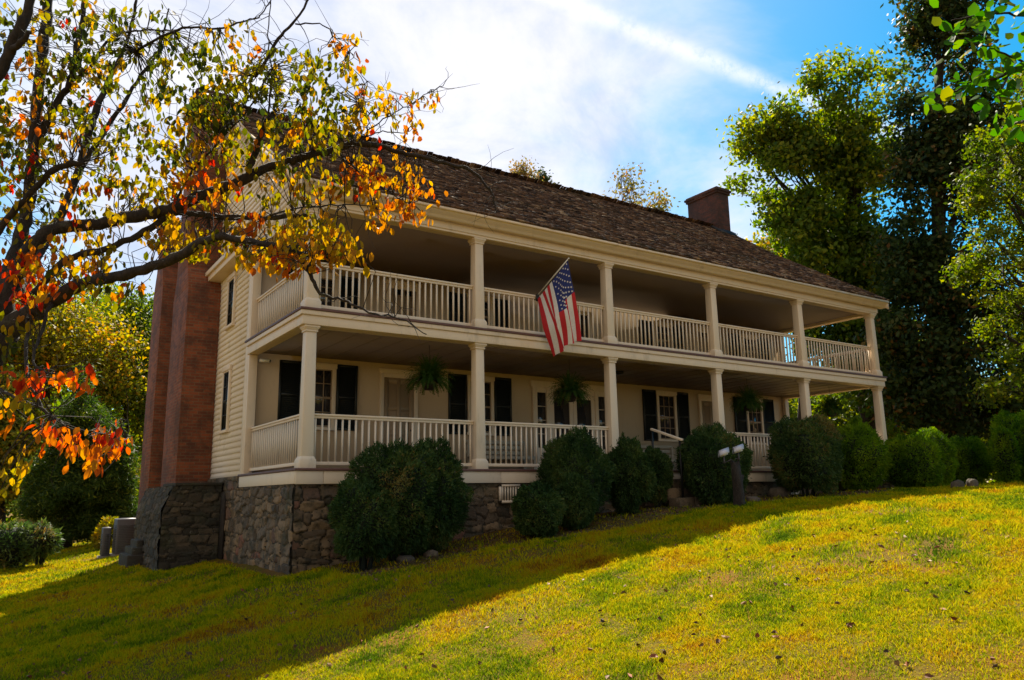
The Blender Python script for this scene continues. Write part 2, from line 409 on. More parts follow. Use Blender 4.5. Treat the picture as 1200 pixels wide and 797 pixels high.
# ------------------------------------------------------------------ the house
B = 3.5; PD = 3.43; XW = -0.16; XR = 5*B+.16; Z1, Z2, Z3 = 2.518, 2.816, 4.743; YR, ZR = 5.53, 9.12; YB = 11.3
house = empty('house', (8.75, 3.4, -1), 'long two-storey cream house with a double gallery porch, brown shake roof and brick chimneys', 'house')
# main walls
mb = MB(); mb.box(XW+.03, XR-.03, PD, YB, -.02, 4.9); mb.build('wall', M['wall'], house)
def clap(x, y0, y1, z0, z1, sign, clip=None):
    """lapped boards on a wall facing sign*x; clip(z)->(ya,yb) for the gable"""
    m_ = MB(); e = .125; n = int((z1-z0)/e)
    for i in range(n):
        za = z0+i*e; zb = za+e
        a, b_ = (y0, y1) if clip is None else clip(za)
        a2, b2 = (y0, y1) if clip is None else clip(zb)
        if b_-a < .1: continue
        o_, i_ = x+sign*.040, x+sign*.006
        V = [(o_, a, za), (o_, b_, za), (i_, max(b2, a2), zb), (i_, a2, zb), (x, a, za), (x, b_, za), (x, b2, zb), (x, a2, zb)]
        m_.raw(V, [(0, 1, 2, 3), (4, 5, 1, 0), (0, 3, 7, 4), (1, 5, 6, 2)])
    return m_
clap(XW+.03, PD+.16, YB, -.02, 4.88, -1).build('siding', M['siding'], house)
clap(XR-.03, PD+.16, YB, -.02, 4.88, 1).build('siding', M['siding'], house)
# roof profile: shallower over the porch, steeper behind
PROF = [(-.47, 5.13), (PD, 7.60), (YR, ZR)]
def roofz(y):
    y = np.asarray(y, float); yy = np.where(y > YR, 2*YR-y, y)
    return np.interp(yy, [p[0] for p in PROF], [p[1] for p in PROF])
def gclip(z):
    z = min(z+.12, ZR-.01)
    y = float(np.interp(z, [p[1] for p in PROF], [p[0] for p in PROF])); return max(y, -.05), 2*YR-max(y, -.05)
for x, s in ((XW+.03, -1), (XR-.03, 1)):
    g = MB(); poly = [(-.05, 4.95), (2*YR+.05, 4.95), (2*YR+.05, 5.25), (2*YR-PD, 7.5), (YR, ZR-.12), (PD, 7.5), (-.05, 5.27)]
    g.prism(poly, 0, x+.001*s, x-s*.1); 
    gw = g.build('gable_wall', M['siding'], house)
    clap(x, 0, 1, 5.06, 8.95, s, gclip).build('siding', M['siding'], gw)
# corner boards
for x in (XW-.012, XR-.138):
    mb = MB(); mb.box(x, x+.15, PD-.04, PD+.16, -.02, 4.75); mb.build('corner_board', M['trim'], house, .004)
# cornice across the gable ends
for x0, x1 in ((XW-.36, XW+.0), (XR-0., XR+.36)):
    mb = MB(); mb.box(x0+.06 if x0 < 0 else x0, x1 if x0 < 0 else x1-.06, PD-.05, YB+.2, 4.80, 4.93)
    mb.prism([(PD-.08, 4.93), (YB+.25, 4.93), (YB+.25, 5.03), (PD-.08, 5.03)], 0, x0, x1)
    mb.build('cornice', M['trim'], house, .006)
# roof shakes (real overlapping boards)
def shakes(prof, x0, x1, flip=False):
    r = np.random.default_rng(11); P = []
    for (ya, za), (yb, zb) in zip(prof[:-1], prof[1:]):
        Ls = math.hypot(yb-ya, zb-za); n = max(1, round(Ls/.15))
        for i in range(n): P.append((ya+(yb-ya)*i/n, za+(zb-za)*i/n, (yb-ya)/Ls, (zb-za)/Ls))
    Vs, Qs, A = [], [], []; k = 0
    for (y, z, dy, dz) in P:
        x = x0-.1+r.uniform(-.05, .05)
        while x < x1:
            wd = r.uniform(.09, .19); xa = max(x, x0)+.003; xb = min(x+wd, x1)-.003; x += wd
            if xb-xa < .03: continue
            th = r.uniform(.018, .046); j = r.uniform(-.02, .02); ln = .34; lift = r.uniform(.0, .012)
            ny_, nz_ = -dz, dy
            b0 = (y+dy*j, z+dz*j); b1 = (b0[0]+dy*ln, b0[1]+dz*ln)
            pts = [(b0[0]+ny_*(.004+lift), b0[1]+nz_*(.004+lift)), (b1[0], b1[1]), (b1[0]+ny_*.006, b1[1]+nz_*.006), (b0[0]+ny_*(th+.004+lift), b0[1]+nz_*(th+.004+lift))]
            if flip: pts = [(2*YR-a, b_) for a, b_ in pts]
            t2 = r.uniform(-.006, .006)
            V = [(xa, a, b_+t2) for a, b_ in pts]+[(xb, a, b_-t2) for a, b_ in pts]
            Vs += V; Qs += [tuple(k+q for q in f) for f in ((0, 3, 7, 4), (3, 2, 6, 7), (0, 1, 2, 3), (4, 7, 6, 5), (1, 0, 4, 5))]
            A += [min(1, max(0, r.normal(.45, .30)))]*5; k += 8
    return np.array(Vs), np.array(Qs), A
X0, X1 = XW-.24, XR+.24
V, Q, A = shakes(PROF, X0, X1)
roof = mesh_obj('roof', V, Q, M['shake'], house, attr=A)
V, Q, A = shakes([(-.47, 5.13), (YR, ZR)], X0, X1, True)
mesh_obj('rear_slope', V, Q, M['shake'], roof, attr=A)
mb = MB()    # roof deck under the shakes
for x in (0,):
    top = [(p[0], p[1]-.012) for p in PROF]+[(2*YR+.47, 5.118)]
    bot = [(2*YR+.47, 5.06), (YR, ZR-.10), (PD, 7.52), (-.47, 5.06)]
    for i in range(3):
        a, b_ = top[i], top[i+1]; c, d = bot[2-i] if i < 3 else None, bot[3-i]
        mb.raw([(X0+.02, *a), (X0+.02, *b_), (X1-.02, *b_), (X1-.02, *a), (X0+.02, *d), (X0+.02, *c), (X1-.02, *c), (X1-.02, *d)],
               [(0, 1, 2, 3), (7, 6, 5, 4), (0, 4, 5, 1), (3, 2, 6, 7), (0, 3, 7, 4), (1, 5, 6, 2)])
mb.build('roof_deck', M['trim'], roof)
mb = MB()    # ridge cap
for i in range(62):
    xa = X0+i*(X1-X0)/62; xb = xa+(X1-X0)/62+.05; l = .02+.012*(i % 3)
    for s in (-1, 1):
        mb.raw([(xa, YR, ZR+.03+l), (xb, YR, ZR+.02), (xb, YR+s*.17, ZR-.105), (xa, YR+s*.17, ZR-.09+l), (xa, YR, ZR), (xb, YR, ZR), (xb, YR+s*.17, ZR-.14), (xa, YR+s*.17, ZR-.14)],
               [(0, 1, 2, 3), (0, 3, 7, 4), (3, 2, 6, 7), (1, 5, 6, 2)])
mb.build('ridge_cap', M['shake'], roof, attr=np.random.default_rng(3).uniform(.1, .7, 62*8))
# raking boards at the gable ends
for x in (X0+.02, X1-.06):
    mb = MB()
    for (a, b_) in (((-.44, 5.04), (PD, 7.50)), ((PD, 7.50), (YR, ZR-.11)), ((YR, ZR-.11), (2*YR+.44, 5.04))):
        mb.raw([(x, a[0], a[1]-.17), (x+.04, a[0], a[1]-.17), (x+.04, b_[0], b_[1]-.17), (x, b_[0], b_[1]-.17), (x, *a), (x+.04, *a), (x+.04, *b_), (x, *b_)],
               [(3, 2, 1, 0), (4, 5, 6, 7), (0, 1, 5, 4), (1, 2, 6, 5), (2, 3, 7, 6), (3, 0, 4, 7)])
    mb.build('rake_board', M['trim'], roof)
# eave cornice and entablature
XE0, XE1 = XW-.02, XR+.02
mb = MB()
mb.prism([(-.45, 5.10), (-.44, 5.05), (-.40, 5.03), (-.37, 4.985), (-.33, 4.97), (-.33, 4.93), (-.17, 4.93), (-.17, 5.2)], 0, X0+.03, X1-.03)
mb.build('cornice', M['trim'], house)
mb = MB()
mb.box(XE0-.03, XE1+.03, -.17, .12, 4.79, 4.93); mb.box(XE0, XE1, -.145, .10, Z3, 4.79)
mb.build('porch_beam', M['trim'], house, .004)
for xa, xb in ((XE0, XE0+.24), (XE1-.24, XE1)):
    mb = MB(); mb.box(xa, xb, .10, PD-.05, Z3+.002, 4.93); mb.build('porch_beam', M['trim'], house, .004)
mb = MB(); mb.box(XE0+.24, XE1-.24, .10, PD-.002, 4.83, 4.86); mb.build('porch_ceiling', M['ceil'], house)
# second floor deck
mb = MB()
mb.box(XE0-.05, XE1+.05, -.20, .20, Z1+.17, Z2-.045); mb.box(XE0-.01, XE1+.01, -.165, .16, Z1, Z1+.168)
for xa, xb in ((XE0-.01, XE0+.22), (XE1-.22, XE1+.01)): mb.box(xa, xb, .162, PD-.045, Z1+.002, Z1+.169)
for xa, xb in ((XE0-.05, XE0+.20), (XE1-.20, XE1+.05)): mb.box(xa, xb, .202, PD-.045, Z1+.171, Z2-.046)
mb.build('deck_fascia', M['trim'], house, .005)
mb = MB(); mb.box(XE0-.07, XE1+.07, -.225, PD-.002, Z2-.044, Z2); mb.build('porch_floor', M['floor'], house, .006)
mb = MB(); mb.box(XE0+.19, XE1-.19, .15, PD-.003, Z1+.07, Z1+.10)
for i in range(34): mb.box(XE0+.25+i*.52, XE0+.258+i*.52, .17, PD-.01, Z1+.062, Z1+.071)
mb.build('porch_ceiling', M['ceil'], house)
# first floor
mb = MB(); mb.box(XE0-.07, XE1+.07, -.225, PD-.002, -.044, 0); mb.build('porch_floor', M['floor'], house, .006)
mb = MB()
seam = [(XE0-.045, .26), (.266, 3.9), (3.906, 7.4), (7.406, 10.9), (10.906, 14.3), (14.306, XE1+.045)]
for k, (a, b_) in enumerate(seam): mb.box(a, b_, -.195, -.155, -.27+.004*(k % 2), -.046)
mb.box(XE0-.05, XE0-.01, -.153, PD-.05, -.262, -.047); mb.box(XE1+.01, XE1+.05, -.153, PD-.05, -.262, -.047)
mb.build('deck_fascia', M['trim'], house, .004)

# columns: plinth, tapered square shaft, capital
def column(i, z0, z1, parent):
    x = i*B; 
    m_ = MB(); m_.box(x-.108, x+.108, -.108, .108, z0+.20, z1-.085, top=(.014, .014))
    c = m_.build('column', M['trim'], parent, .006)
    m_ = MB(); m_.box(x-.145, x+.145, -.145, .145, z0+.001, z0+.15); m_.box(x-.140, x+.140, -.140, .140, z0+.15, z0+.205, top=(.028, .028)); m_.build('base', M['trim'], c, .005)
    m_ = MB(); m_.box(x-.115, x+.115, -.115, .115, z1-.115, z1-.088); m_.box(x-.105, x+.105, -.105, .105, z1-.088, z1-.04, top=(-.03, -.03)); m_.box(x-.142, x+.142, -.142, .142, z1-.04, z1-.002); m_.build('capital', M['trim'], c, .004)
for i in range(6): column(i, 0, Z1, house); column(i, Z2, Z3, house)
# half columns against the wall
for z0, z1 in ((0, Z1), (Z2, Z3)):
    for x in (XE0+.10, XE1-.10):
        m_ = MB(); m_.box(x-.09, x+.09, PD-.135, PD-.045, z0+.001, z1-.002 if z0 == 0 else 4.74); m_.build('pilaster', M['trim'], house, .005)
# balustrades
def balustrade(a, b_, z0, h, parent):
    a = np.array(a, float); b_ = np.array(b_, float); d = b_-a; Ln = np.linalg.norm(d); d /= Ln
    up_ = np.array([0, 0, 1.]); n = int(round(Ln/.128))
    m_ = MB()
    for k in range(n):
        t_ = (k+.5)/n*Ln; p = a+d*t_
        m_.bar(p+up_*(z0+.115), p+up_*(z0+h-.075), .030, .030, upv=(d[1], d[0], 0) if abs(d[0]) > .5 else (1, 0, 0))
    o = m_.build('balustrade', M['trim'], parent)
    m_ = MB(); m_.bar(a+up_*(z0+h-.018), b_+up_*(z0+h-.018), .095, .036); m_.bar(a+up_*(z0+h-.058), b_+up_*(z0+h-.058), .052, .046); m_.build('hand_rail', M['trim'], o, .006)
    m_ = MB(); m_.bar(a+up_*(z0+.09), b_+up_*(z0+.09), .06, .06); m_.build('bottom_rail', M['trim'], o, .004)
for i in range(5):
    if i != 2: balustrade((i*B+.105, .03, 0), ((i+1)*B-.105, .03, 0), 0, .96, house)
    balustrade((i*B+.105, .03, 0), ((i+1)*B-.105, .03, 0), Z2, .922, house)
for x in (-.03, 5*B+.03):
    balustrade((x, .105, 0), (x, PD-.14, 0), 0, .96, house)
    balustrade((x, .105, 0), (x, PD-.14, 0), Z2, .922, house)

# openings in local coordinates: u along the wall, v up, n outwards
def wmap(face, pos):
    if face == 'front': return lambda u, v, n: (u, pos-n, v)
    if face == 'left': return lambda u, v, n: (pos-n, u, v)
def lbox(m_, f, u0, u1, v0, v1, n0, n1):
    P = [f(u, v, n) for u, v, n in ((u0, v0, n0), (u1, v0, n0), (u1, v0, n1), (u0, v0, n1), (u0, v1, n0), (u1, v1, n0), (u1, v1, n1), (u0, v1, n1))]
    m_.raw(P, [(3, 2, 1, 0), (4, 5, 6, 7), (0, 1, 5, 4), (1, 2, 6, 5), (2, 3, 7, 6), (3, 0, 4, 7)])
def window(face, pos, u0, u1, v0, v1, cols=3, rows=4, parent=house, sash='door'):
    f = wmap(face, pos); t_ = .085
    m_ = MB()
    lbox(m_, f, u0, u0+t_, v0, v1, .0, .055); lbox(m_, f, u1-t_, u1, v0, v1, .0, .055)
    lbox(m_, f, u0-.02, u1+.02, v1, v1+.11, .0, .07); lbox(m_, f, u0+t_, u1-t_, v1-.03, v1, 0, .05)
    w_ = m_.build('window', M['trim'], parent, .003)
    m_ = MB(); a, b_, c, d = u0+t_, u1-t_, v0+.03, v1-.03
    mid_ = (c+d)/2
    for k in range(cols+1):
        x = a+(b_-a)*k/cols; hw = .022 if k in (0, cols) else .010
        lbox(m_, f, x-hw, x+hw, c, d, .012, .034)
    for k in range(rows+1):
        z = c+(d-c)*k/rows; hw = .026 if k in (0, rows) or k*2 == rows else .010
        lbox(m_, f, a, b_, z-hw, z+hw, .013, .036)
    m_.build('sash', M[sash], w_)
    m_ = MB(); lbox(m_, f, a-.01, b_+.01, c-.01, d+.01, .006, .018); m_.build('pane', M['glass'], w_)
    m_ = MB(); lbox(m_, f, u0-.04, u1+.04, v0-.05, v0+.012, 0, .085); m_.build('sill', M['trim'], w_, .004)
def shutter(face, pos, u0, u1, v0, v1, parent=house):
    f = wmap(face, pos); m_ = MB(); t_ = .05
    lbox(m_, f, u0, u0+t_, v0, v1, .008, .05); lbox(m_, f, u1-t_, u1, v0, v1, .008, .05)
    for z in (v0, (v0+v1)/2-.03, v1-.06): lbox(m_, f, u0+t_, u1-t_, z, z+.06, .008, .048)
    n = int((v1-v0)/.045)
    for k in range(n):
        z = v0+.03+(v1-v0-.06)*k/n
        P = [f(u, v, nn_) for u, v, nn_ in ((u0+t_, z, .040), (u1-t_, z, .040), (u1-t_, z+.035, .014), (u0+t_, z+.035, .014))]
        m_.raw(P, [(0, 1, 2, 3)])
    lbox(m_, f, u0+.02, u1-.02, v0+.01, v1-.01, .004, .012)
    m_.build('shutter', M['shutter'], parent)
for (a, b_, c, d) in ((.52, 1.02, 1.83, 2.32), (4.71, 5.22, 6.05, 6.56), (11.16, 11.67, 12.53, 13.02), (15.08, 15.61, 16.45, 17.0)):
    window('front', PD, b_+.03, c-.03, 1.02, 2.36)
    shutter('front', PD, a, b_, .98, 2.47); shutter('front', PD, c, d, .98, 2.47)
    window('front', PD, b_+.03, c-.03, Z2+.75, Z2+1.66)
    shutter('front', PD, a, b_, Z2+.70, Z2+1.74); shutter('front', PD, c, d, Z2+.70, Z2+1.74)
def panel_door(u0, u1, v0, v1, parent=house, mat='door'):
    f = wmap('front', PD); m_ = MB()
    lbox(m_, f, u0+.10, u1-.10, v0, v1-.1, .004, .022)
    for a, b_ in ((u0+.10, u0+.22), ((u0+u1)/2-.05, (u0+u1)/2+.05), (u1-.22, u1-.10)): lbox(m_, f, a, b_, v0, v1-.1, .022, .04)
    for z in (v0, v0+.85, v0+1.45, v1-.24): lbox(m_, f, u0+.10, u1-.10, z, z+.13, .023, .038)
    d = m_.build('door', M[mat], parent)
    m_ = MB(); lbox(m_, f, u0, u0+.10, v0, v1, 0, .06); lbox(m_, f, u1-.10, u1, v0, v1, 0, .06); lbox(m_, f, u0-.03, u1+.03, v1, v1+.10, 0, .075); lbox(m_, f, u0+.1, u1-.1, v1-.1, v1, 0, .058)
    m_.build('frame', M['trim'], d, .003)
    m_ = MB(); p = f(u1-.17, v0+1.0, .06); m_.lathe([(0, .03), (.02, .025), (.028, 0), (.02, -.025), (0, -.03)], p, 10); m_.build('door_knob', M['metal'], d, smooth=True)
panel_door(2.88, 3.86, .03, 2.36); panel_door(13.47, 14.45, .03, 2.36)
panel_door(3.0, 3.9, Z2+.02, Z2+1.72); panel_door(13.5, 14.4, Z2+.02, Z2+1.72)
# central entrance with glazed double doors and sidelights
f = wmap('front', PD); m_ = MB()
for a, b_ in ((7.22, 7.36), (7.66, 7.80), (9.33, 9.45), (9.70, 9.86)): lbox(m_, f, a, b_, .01, 2.30, 0, .07)
lbox(m_, f, 7.16, 9.92, 2.30, 2.46, 0, .09); lbox(m_, f, 7.36, 9.70, 2.16, 2.30, 0, .05)
for a, b_ in ((7.36, 7.66), (9.45, 9.70)): lbox(m_, f, a, b_, .01, .70, 0, .04)
ent = m_.build('entrance_frame', M['trim'], house, .003)
for a, b_ in ((7.36, 7.66), (9.45, 9.70)):
    m_ = MB(); lbox(m_, f, a, b_, .70, 2.16, .004, .014); m_.build('pane', M['glass'], ent)
    m_ = MB()
    for k in range(1, 4): lbox(m_, f, a, b_, .70+k*.365-.01, .70+k*.365+.01, .014, .03)
    m_.build('muntin', M['trim'], ent)
for a, b_ in ((7.80, 8.565), (8.575, 9.33)):
    m_ = MB(); lbox(m_, f, a, a+.12, .02, 2.15, .004, .045); lbox(m_, f, b_-.12, b_, .02, 2.15, .004, .045)
    lbox(m_, f, a+.12, b_-.12, .02, .55, .004, .04); lbox(m_, f, a+.12, b_-.12, 2.04, 2.15, .004, .044)
    dr = m_.build('door', M['trim'], house, .003)
    m_ = MB(); lbox(m_, f, a+.12, b_-.12, .55, 2.04, .005, .016); m_.build('pane', M['glass'], dr)
# upper central double door, dark screens
for a, b_ in ((7.9, 8.62), (8.64, 9.36)):
    m_ = MB(); lbox(m_, f, a, a+.1, Z2+.02, Z2+1.75, .004, .045); lbox(m_, f, b_-.1, b_, Z2+.02, Z2+1.75, .004, .045)
    lbox(m_, f, a+.1, b_-.1, Z2+.02, Z2+.4, .004, .04); lbox(m_, f, a+.1, b_-.1, Z2+1.63, Z2+1.75, .004, .044)
    dr = m_.build('door', M['trim'], house, .003)
    m_ = MB(); lbox(m_, f, a+.1, b_-.1, Z2+.4, Z2+1.63, .005, .016); m_.build('pane', M['glass'], dr)
# gable-end windows
for z0, z1 in ((1.02, 2.40), (3.46, 4.60)):
    for y0 in (4.72, 9.5) if z0 > 3 else (4.72, 10.2):
        window('left', XW+.005, y0, y0+.66, z0, z1, 2, 4, sash='shutter')

# chimneys
def chimney(x0, x1, y0, y1, z0, z1, mat='brick', cap=True, shoulder=None):
    m_ = MB(); m_.box(x0, x1, y0, y1, z0, shoulder or z1)
    if shoulder:
        m_.box(x0, x1, y0, y1, shoulder, shoulder+.55, top=(.0, .26)); m_.box(x0+.002, x1-.002, y0+.262, y1-.262, shoulder+.545, z1)
    c = m_.build('chimney', M[mat], house, .006)
    if cap:
        s = .262 if shoulder else 0
        m_ = MB(); m_.box(x0-.05, x1+.05, y0+s-.05, y1-s+.05, z1-.22, z1-.14); m_.box(x0-.09, x1+.09, y0+s-.09, y1-s+.09, z1-.14, z1-.06); m_.box(x0-.04, x1+.04, y0+s-.04, y1-s+.04, z1-.06, z1)
        m_.build('cap', M['brick_dark'], c, .004)
    return c
chimney(-.93, XW-.002, 6.20, 8.02, -.25, 9.95, shoulder=4.6)
chimney(-1.12, XW-.003, 8.62, 10.0, -1.95, 7.1, shoulder=5.2)
chimney(17.0, 17.62, 5.15, 6.62, 8.0, 10.62, 'brick_dark')
m_ = MB()
for k in range(9): m_.box(16.90, 17.70, 4.98+k*.075, 5.05+k*.075, float(roofz(4.98+k*.075))+.02, float(roofz(5.05+k*.075))+.10)
m_.build('flashing', M['metal'], roof)

# rubble stonework
r_ = np.random.default_rng(5)
def rubble(f, u0, u1, v0, v1, seed, step=.022, cw=.27, ch=.15, deep=.05):
    """irregular field stones: jittered cells pushed out of a mortar sheet"""
    r = np.random.default_rng(seed); us = np.arange(u0, u1+step, step); us[-1] = u1; vsx = np.arange(v0, v1+step, step); vsx[-1] = v1
    S = []; v = v0-ch
    while v < v1+ch:
        hh = ch*r.uniform(.55, 1.5); u = u0-cw
        while u < u1+cw:
            w_ = cw*r.uniform(.4, 1.8); S.append((u+w_/2, v+hh/2+r.uniform(-.4, .4)*hh, 1/max(w_, .1), 1/hh, r.uniform(.35, 1), r.random(), r.normal()*.15)); u += w_
        v += hh
    S = np.array(S)
    def cells(U, W_):
        P = np.stack([U, W_], 1); wv = .03*np.stack([fbm(np.c_[P, P[:, 0]*0]*3, seed, 1.5), fbm(np.c_[P, P[:, 0]*0+3]*3, seed+1, 1.5)], 1); P = P+wv
        i1 = np.empty(len(P), int); gap = np.empty(len(P))
        for k in range(0, len(P), 6000):
            q = P[k:k+6000]; du = (q[:, None, 0]-S[None, :, 0]); dv = (q[:, None, 1]-S[None, :, 1])
            d_ = np.maximum(np.abs(du)*S[:, 2], np.abs(dv)*S[:, 3])*.55+np.sqrt((du*S[:, 2])**2+(dv*S[:, 3])**2)*.45
            o_ = np.argpartition(d_, 1, axis=1)[:, :2]; dd = np.take_along_axis(d_, o_, 1); fl_ = dd[:, 0] > dd[:, 1]
            i1[k:k+6000] = np.where(fl_, o_[:, 1], o_[:, 0]); gap[k:k+6000] = np.abs(dd[:, 0]-dd[:, 1])
        return i1, gap
    U, W_ = np.meshgrid(us, vsx, indexing='ij'); U = U.ravel(); W_ = W_.ravel(); i1, gap = cells(U, W_)
    g_ = np.clip(gap/.20, 0, 1); g_ = g_*g_*(3-2*g_)
    nn_ = deep*g_*S[i1, 4]+.012*fbm(np.stack([U, W_, U*0+seed], 1)*5, seed, 1.5)*g_+(W_-S[i1, 1])*S[i1, 6]*g_
    V = np.array([f(a_, b_, c_) for a_, b_, c_ in zip(U, W_, nn_)])
    n_ = len(vsx); I_ = (np.arange(len(us)-1)[:, None]*n_+np.arange(n_-1)[None, :]).ravel(); Q_ = np.stack([I_, I_+n_, I_+n_+1, I_+1], 1)
    uc = U[Q_].mean(1); vc = W_[Q_].mean(1); j1, g2_ = cells(uc, vc)
    return V, Q_, np.where(g2_ < .05, 0.0, .12+.88*S[j1, 5])
def join(parts):
    V = []; Q_ = []; A2 = []; n_ = 0
    for v_, q_, a_ in parts: V.append(v_); Q_.append(q_+n_); A2.append(a_); n_ += len(v_)
    return np.concatenate(V), np.concatenate(Q_), np.concatenate(A2)
V, Q, A = rubble(lambda u, v, n: (u, -.10-n, v), XE0-.03, XE1+.03, -1.85, -.272, 51)
fnd = mesh_obj('foundation', V, Q, M['stone'], house, attr=A)
V, Q, A = join([rubble(lambda u, v, n: (XE0-.03-n, u, v), -.12, PD+.1, -1.98, -.272, 52), rubble(lambda u, v, n: (XW-.01-n, u, v), PD+.1, 6.2, -2.1, -.03, 53)])
mesh_obj('side_stones', V, Q, M['stone'], fnd, attr=A)
m_ = MB(); m_.box(XE0, XE1, -.09, PD+.1, -2.6, -.05); m_.box(XW+.01, XR-.01, PD+.1, YB, -2.6, -.022)
m_.build('mortar_wall', M['mortar'], fnd, attr=[0]*12)
# underfloor vents
for xa, xb, za, zb in ((3.86, 4.40, -.66, -.30), (12.55, 13.15, -.60, -.30)):
    m_ = MB()
    for a, b_, c, d in ((xa, xb, zb-.04, zb), (xa, xb, za, za+.05), (xa, xa+.05, za, zb), (xb-.05, xb, za, zb)): m_.box(a, b_, -.205, -.155, c, d)
    vt = m_.build('vent', M['trim'], house)
    m_ = MB(); n = 7
    for k in range(n): x = xa+.05+(xb-xa-.1)*(k+.5)/n; m_.box(x-.014, x+.014, -.195, -.170, za+.05, zb-.04)
    m_.build('vent_slats', M['trim'], vt)
    m_ = MB(); m_.box(xa+.04, xb-.04, -.168, -.15, za+.04, zb-.03); m_.build('vent_screen', M['core'], vt)
# stone hearth base under the near chimney
BX, BY0, BY1 = -1.42, 4.78, 8.05
def lf(u, v, n): return (BX-n+max(0, v+.75)*.35, u, v)
V, Q, A = join([rubble(lambda u, v, n: (u+max(0, v+.75)*.35*(XW-u)/(XW-BX), BY0-n, v), BX, XW-.09, -2.1, -.20, 54, cw=.30, ch=.12, deep=.04), rubble(lf, BY0, BY1, -2.1, -.20, 55, cw=.30, ch=.12, deep=.04)])
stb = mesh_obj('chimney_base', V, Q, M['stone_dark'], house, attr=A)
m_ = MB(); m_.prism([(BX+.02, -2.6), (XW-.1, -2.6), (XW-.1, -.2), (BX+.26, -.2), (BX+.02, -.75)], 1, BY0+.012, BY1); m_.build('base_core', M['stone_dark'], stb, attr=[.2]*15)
m_ = MB(); m_.box(BX+.22, XW-.06, BY0-.06, 6.15, -.198, -.13); m_.build('cap_stone', M['stone_dark'], stb, .012, attr=[.3]*6)
m_ = MB(); m_.box(XW-.085, XW-.045, PD+1.0, BY0-.03, -1.8, -.35); m_.build('timber_post', M['stump'], stb)
# front steps of the porch
m_ = MB(); A_ = []
for k in range(3):
    z = -.22-.20*k; y0 = -.24-.32*k
    for j in range(4):
        xa = 7.75+j*.48; m_.box(xa+.008, xa+.472, y0-.33, y0+(.0 if k else .03), z-.24+.01*((j*7+k*3) % 3), z+.012*((j+k) % 2)); A_ += [((j*3+k*5) % 7)/7]*6
m_.build('steps', M['stone'], house, .015, attr=A_)
# handrail by the steps
hr = MB(); hr.bar((8.05, -.15, .93), (8.05, -1.10, .62), .075, .05)
hr0 = hr.build('hand_rail', M['trim'], house, .008)
m_ = MB(); m_.bar((8.05, -1.02, .62), (8.05, -1.02, -.75), .035, .035, (1, 0, 0)); m_.build('rail_post', M['metal'], hr0)
m_ = MB(); m_.bar((8.05, -.17, .9), (8.05, -.17, .0), .035, .035, (1, 0, 0)); m_.build('rail_post', M['metal'], hr0)

# ------------------------------------------------------------------ things on the porch
def bench(x0, x1, label):
    e = empty('bench', ((x0+x1)/2, PD-.35, 0), label, 'bench', 'slatted benches along the porch wall')
    m_ = MB()
    for k in range(5): m_.box(x0, x1, PD-.60+k*.10, PD-.52+k*.10, .42, .445)
    m_.box(x0+.03, x1-.03, PD-.60, PD-.575, .36, .419); m_.box(x0+.03, x1-.03, PD-.15, PD-.125, .36, .419)
    m_.build('seat', M['bench'], e, .004)
    m_ = MB()
    for k in range(3): m_.box(x0, x1, PD-.105+.015*k, PD-.08+.015*k, .50+k*.13, .59+k*.13)
    m_.build('backrest', M['bench'], e, .004)
    for x in (x0+.03, x1-.10):
        for y in (PD-.59, PD-.14): m_ = MB(); m_.box(x, x+.07, y, y+.06, .001, .36 if y < PD-.3 else .80); m_.build('leg', M['bench'], e, .004)
bench(5.15, 6.95, 'low slatted wooden bench under the window right of the second lower column')
bench(10.35, 12.2, 'low slatted wooden bench on the porch right of the glazed entrance doors')

def fern(px, py, Y, R_, label, droop=1.0):
    c = on(px, py, 1, Y); zt = Z1+.07
    e = empty('hanging_fern', c, label, 'hanging plant', 'fern baskets hanging from the lower porch ceiling')
    m_ = MB(); m_.lathe([(0, -.20), (.10, -.195), (.15, -.10), (.17, .0), (.155, .0), (.13, -.08), (0, -.09)], c, 16); m_.build('basket', M['bark'], e, smooth=True)
    m_ = MB()
    for k in range(3):
        a = k*2.094; m_.tube([c+np.array([.155*math.cos(a), .155*math.sin(a), 0]), c+np.array([0, 0, .34])], .005, 5)
    m_.tube([c+np.array([0, 0, .33]), (c[0], c[1], zt)], .005, 5); m_.build('hanger', M['metal'], e)
    r = np.random.default_rng(int(px)); V, Q, A = [], [], []; k = 0
    for i in range(420):
        a = r.uniform(0, 6.283); el = r.uniform(-.1, 1.5); ln = R_*r.uniform(.8, 1.15)
        dirh = np.array([math.cos(a), math.sin(a), 0]); p = c+np.array([0, 0, .02])+dirh*r.uniform(0, .12); v = dirh*math.cos(el)+np.array([0, 0, math.sin(el)]); n = 9
        col = min(1, max(0, r.normal(.45, .25))); side = np.cross(v, [0, 0, 1.]); side /= np.linalg.norm(side)+1e-6
        for s in range(n):
            v2 = v-np.array([0, 0, .22*droop*(s/n)+.08]); v2 /= np.linalg.norm(v2); q = p+v2*ln/n
            wl = .045*(1-s/n)+.012
            for sg in (-1, 1):
                for hf in (0, .5):
                    b0 = p+(q-p)*hf; b1 = p+(q-p)*(hf+.3); t0 = b0+side*sg*wl+v2*.015+np.array([0, 0, r.uniform(-.015, .01)])
                    V += [b0, b1, t0+v2*.006, t0]; Q.append((k, k+1, k+2, k+3)); k += 4; A.append(col+r.uniform(-.1, .1))
            p = q; v = v2
    mesh_obj('fronds', V, np.array(Q), M['fern'], e, attr=np.clip(A, 0, 1), uv=False)
fern(503, 446, .9, .50, 'full green fern basket hanging left of the second lower column')
fern(668, 461, .9, .47, 'fern basket hanging in front of the glazed entrance doors')
fern(877, 473, .9, .46, 'fern basket hanging in front of the window right of the fourth column')
fern(974, 481, .9, .42, 'dark fern basket hanging in the last bay against the trees')

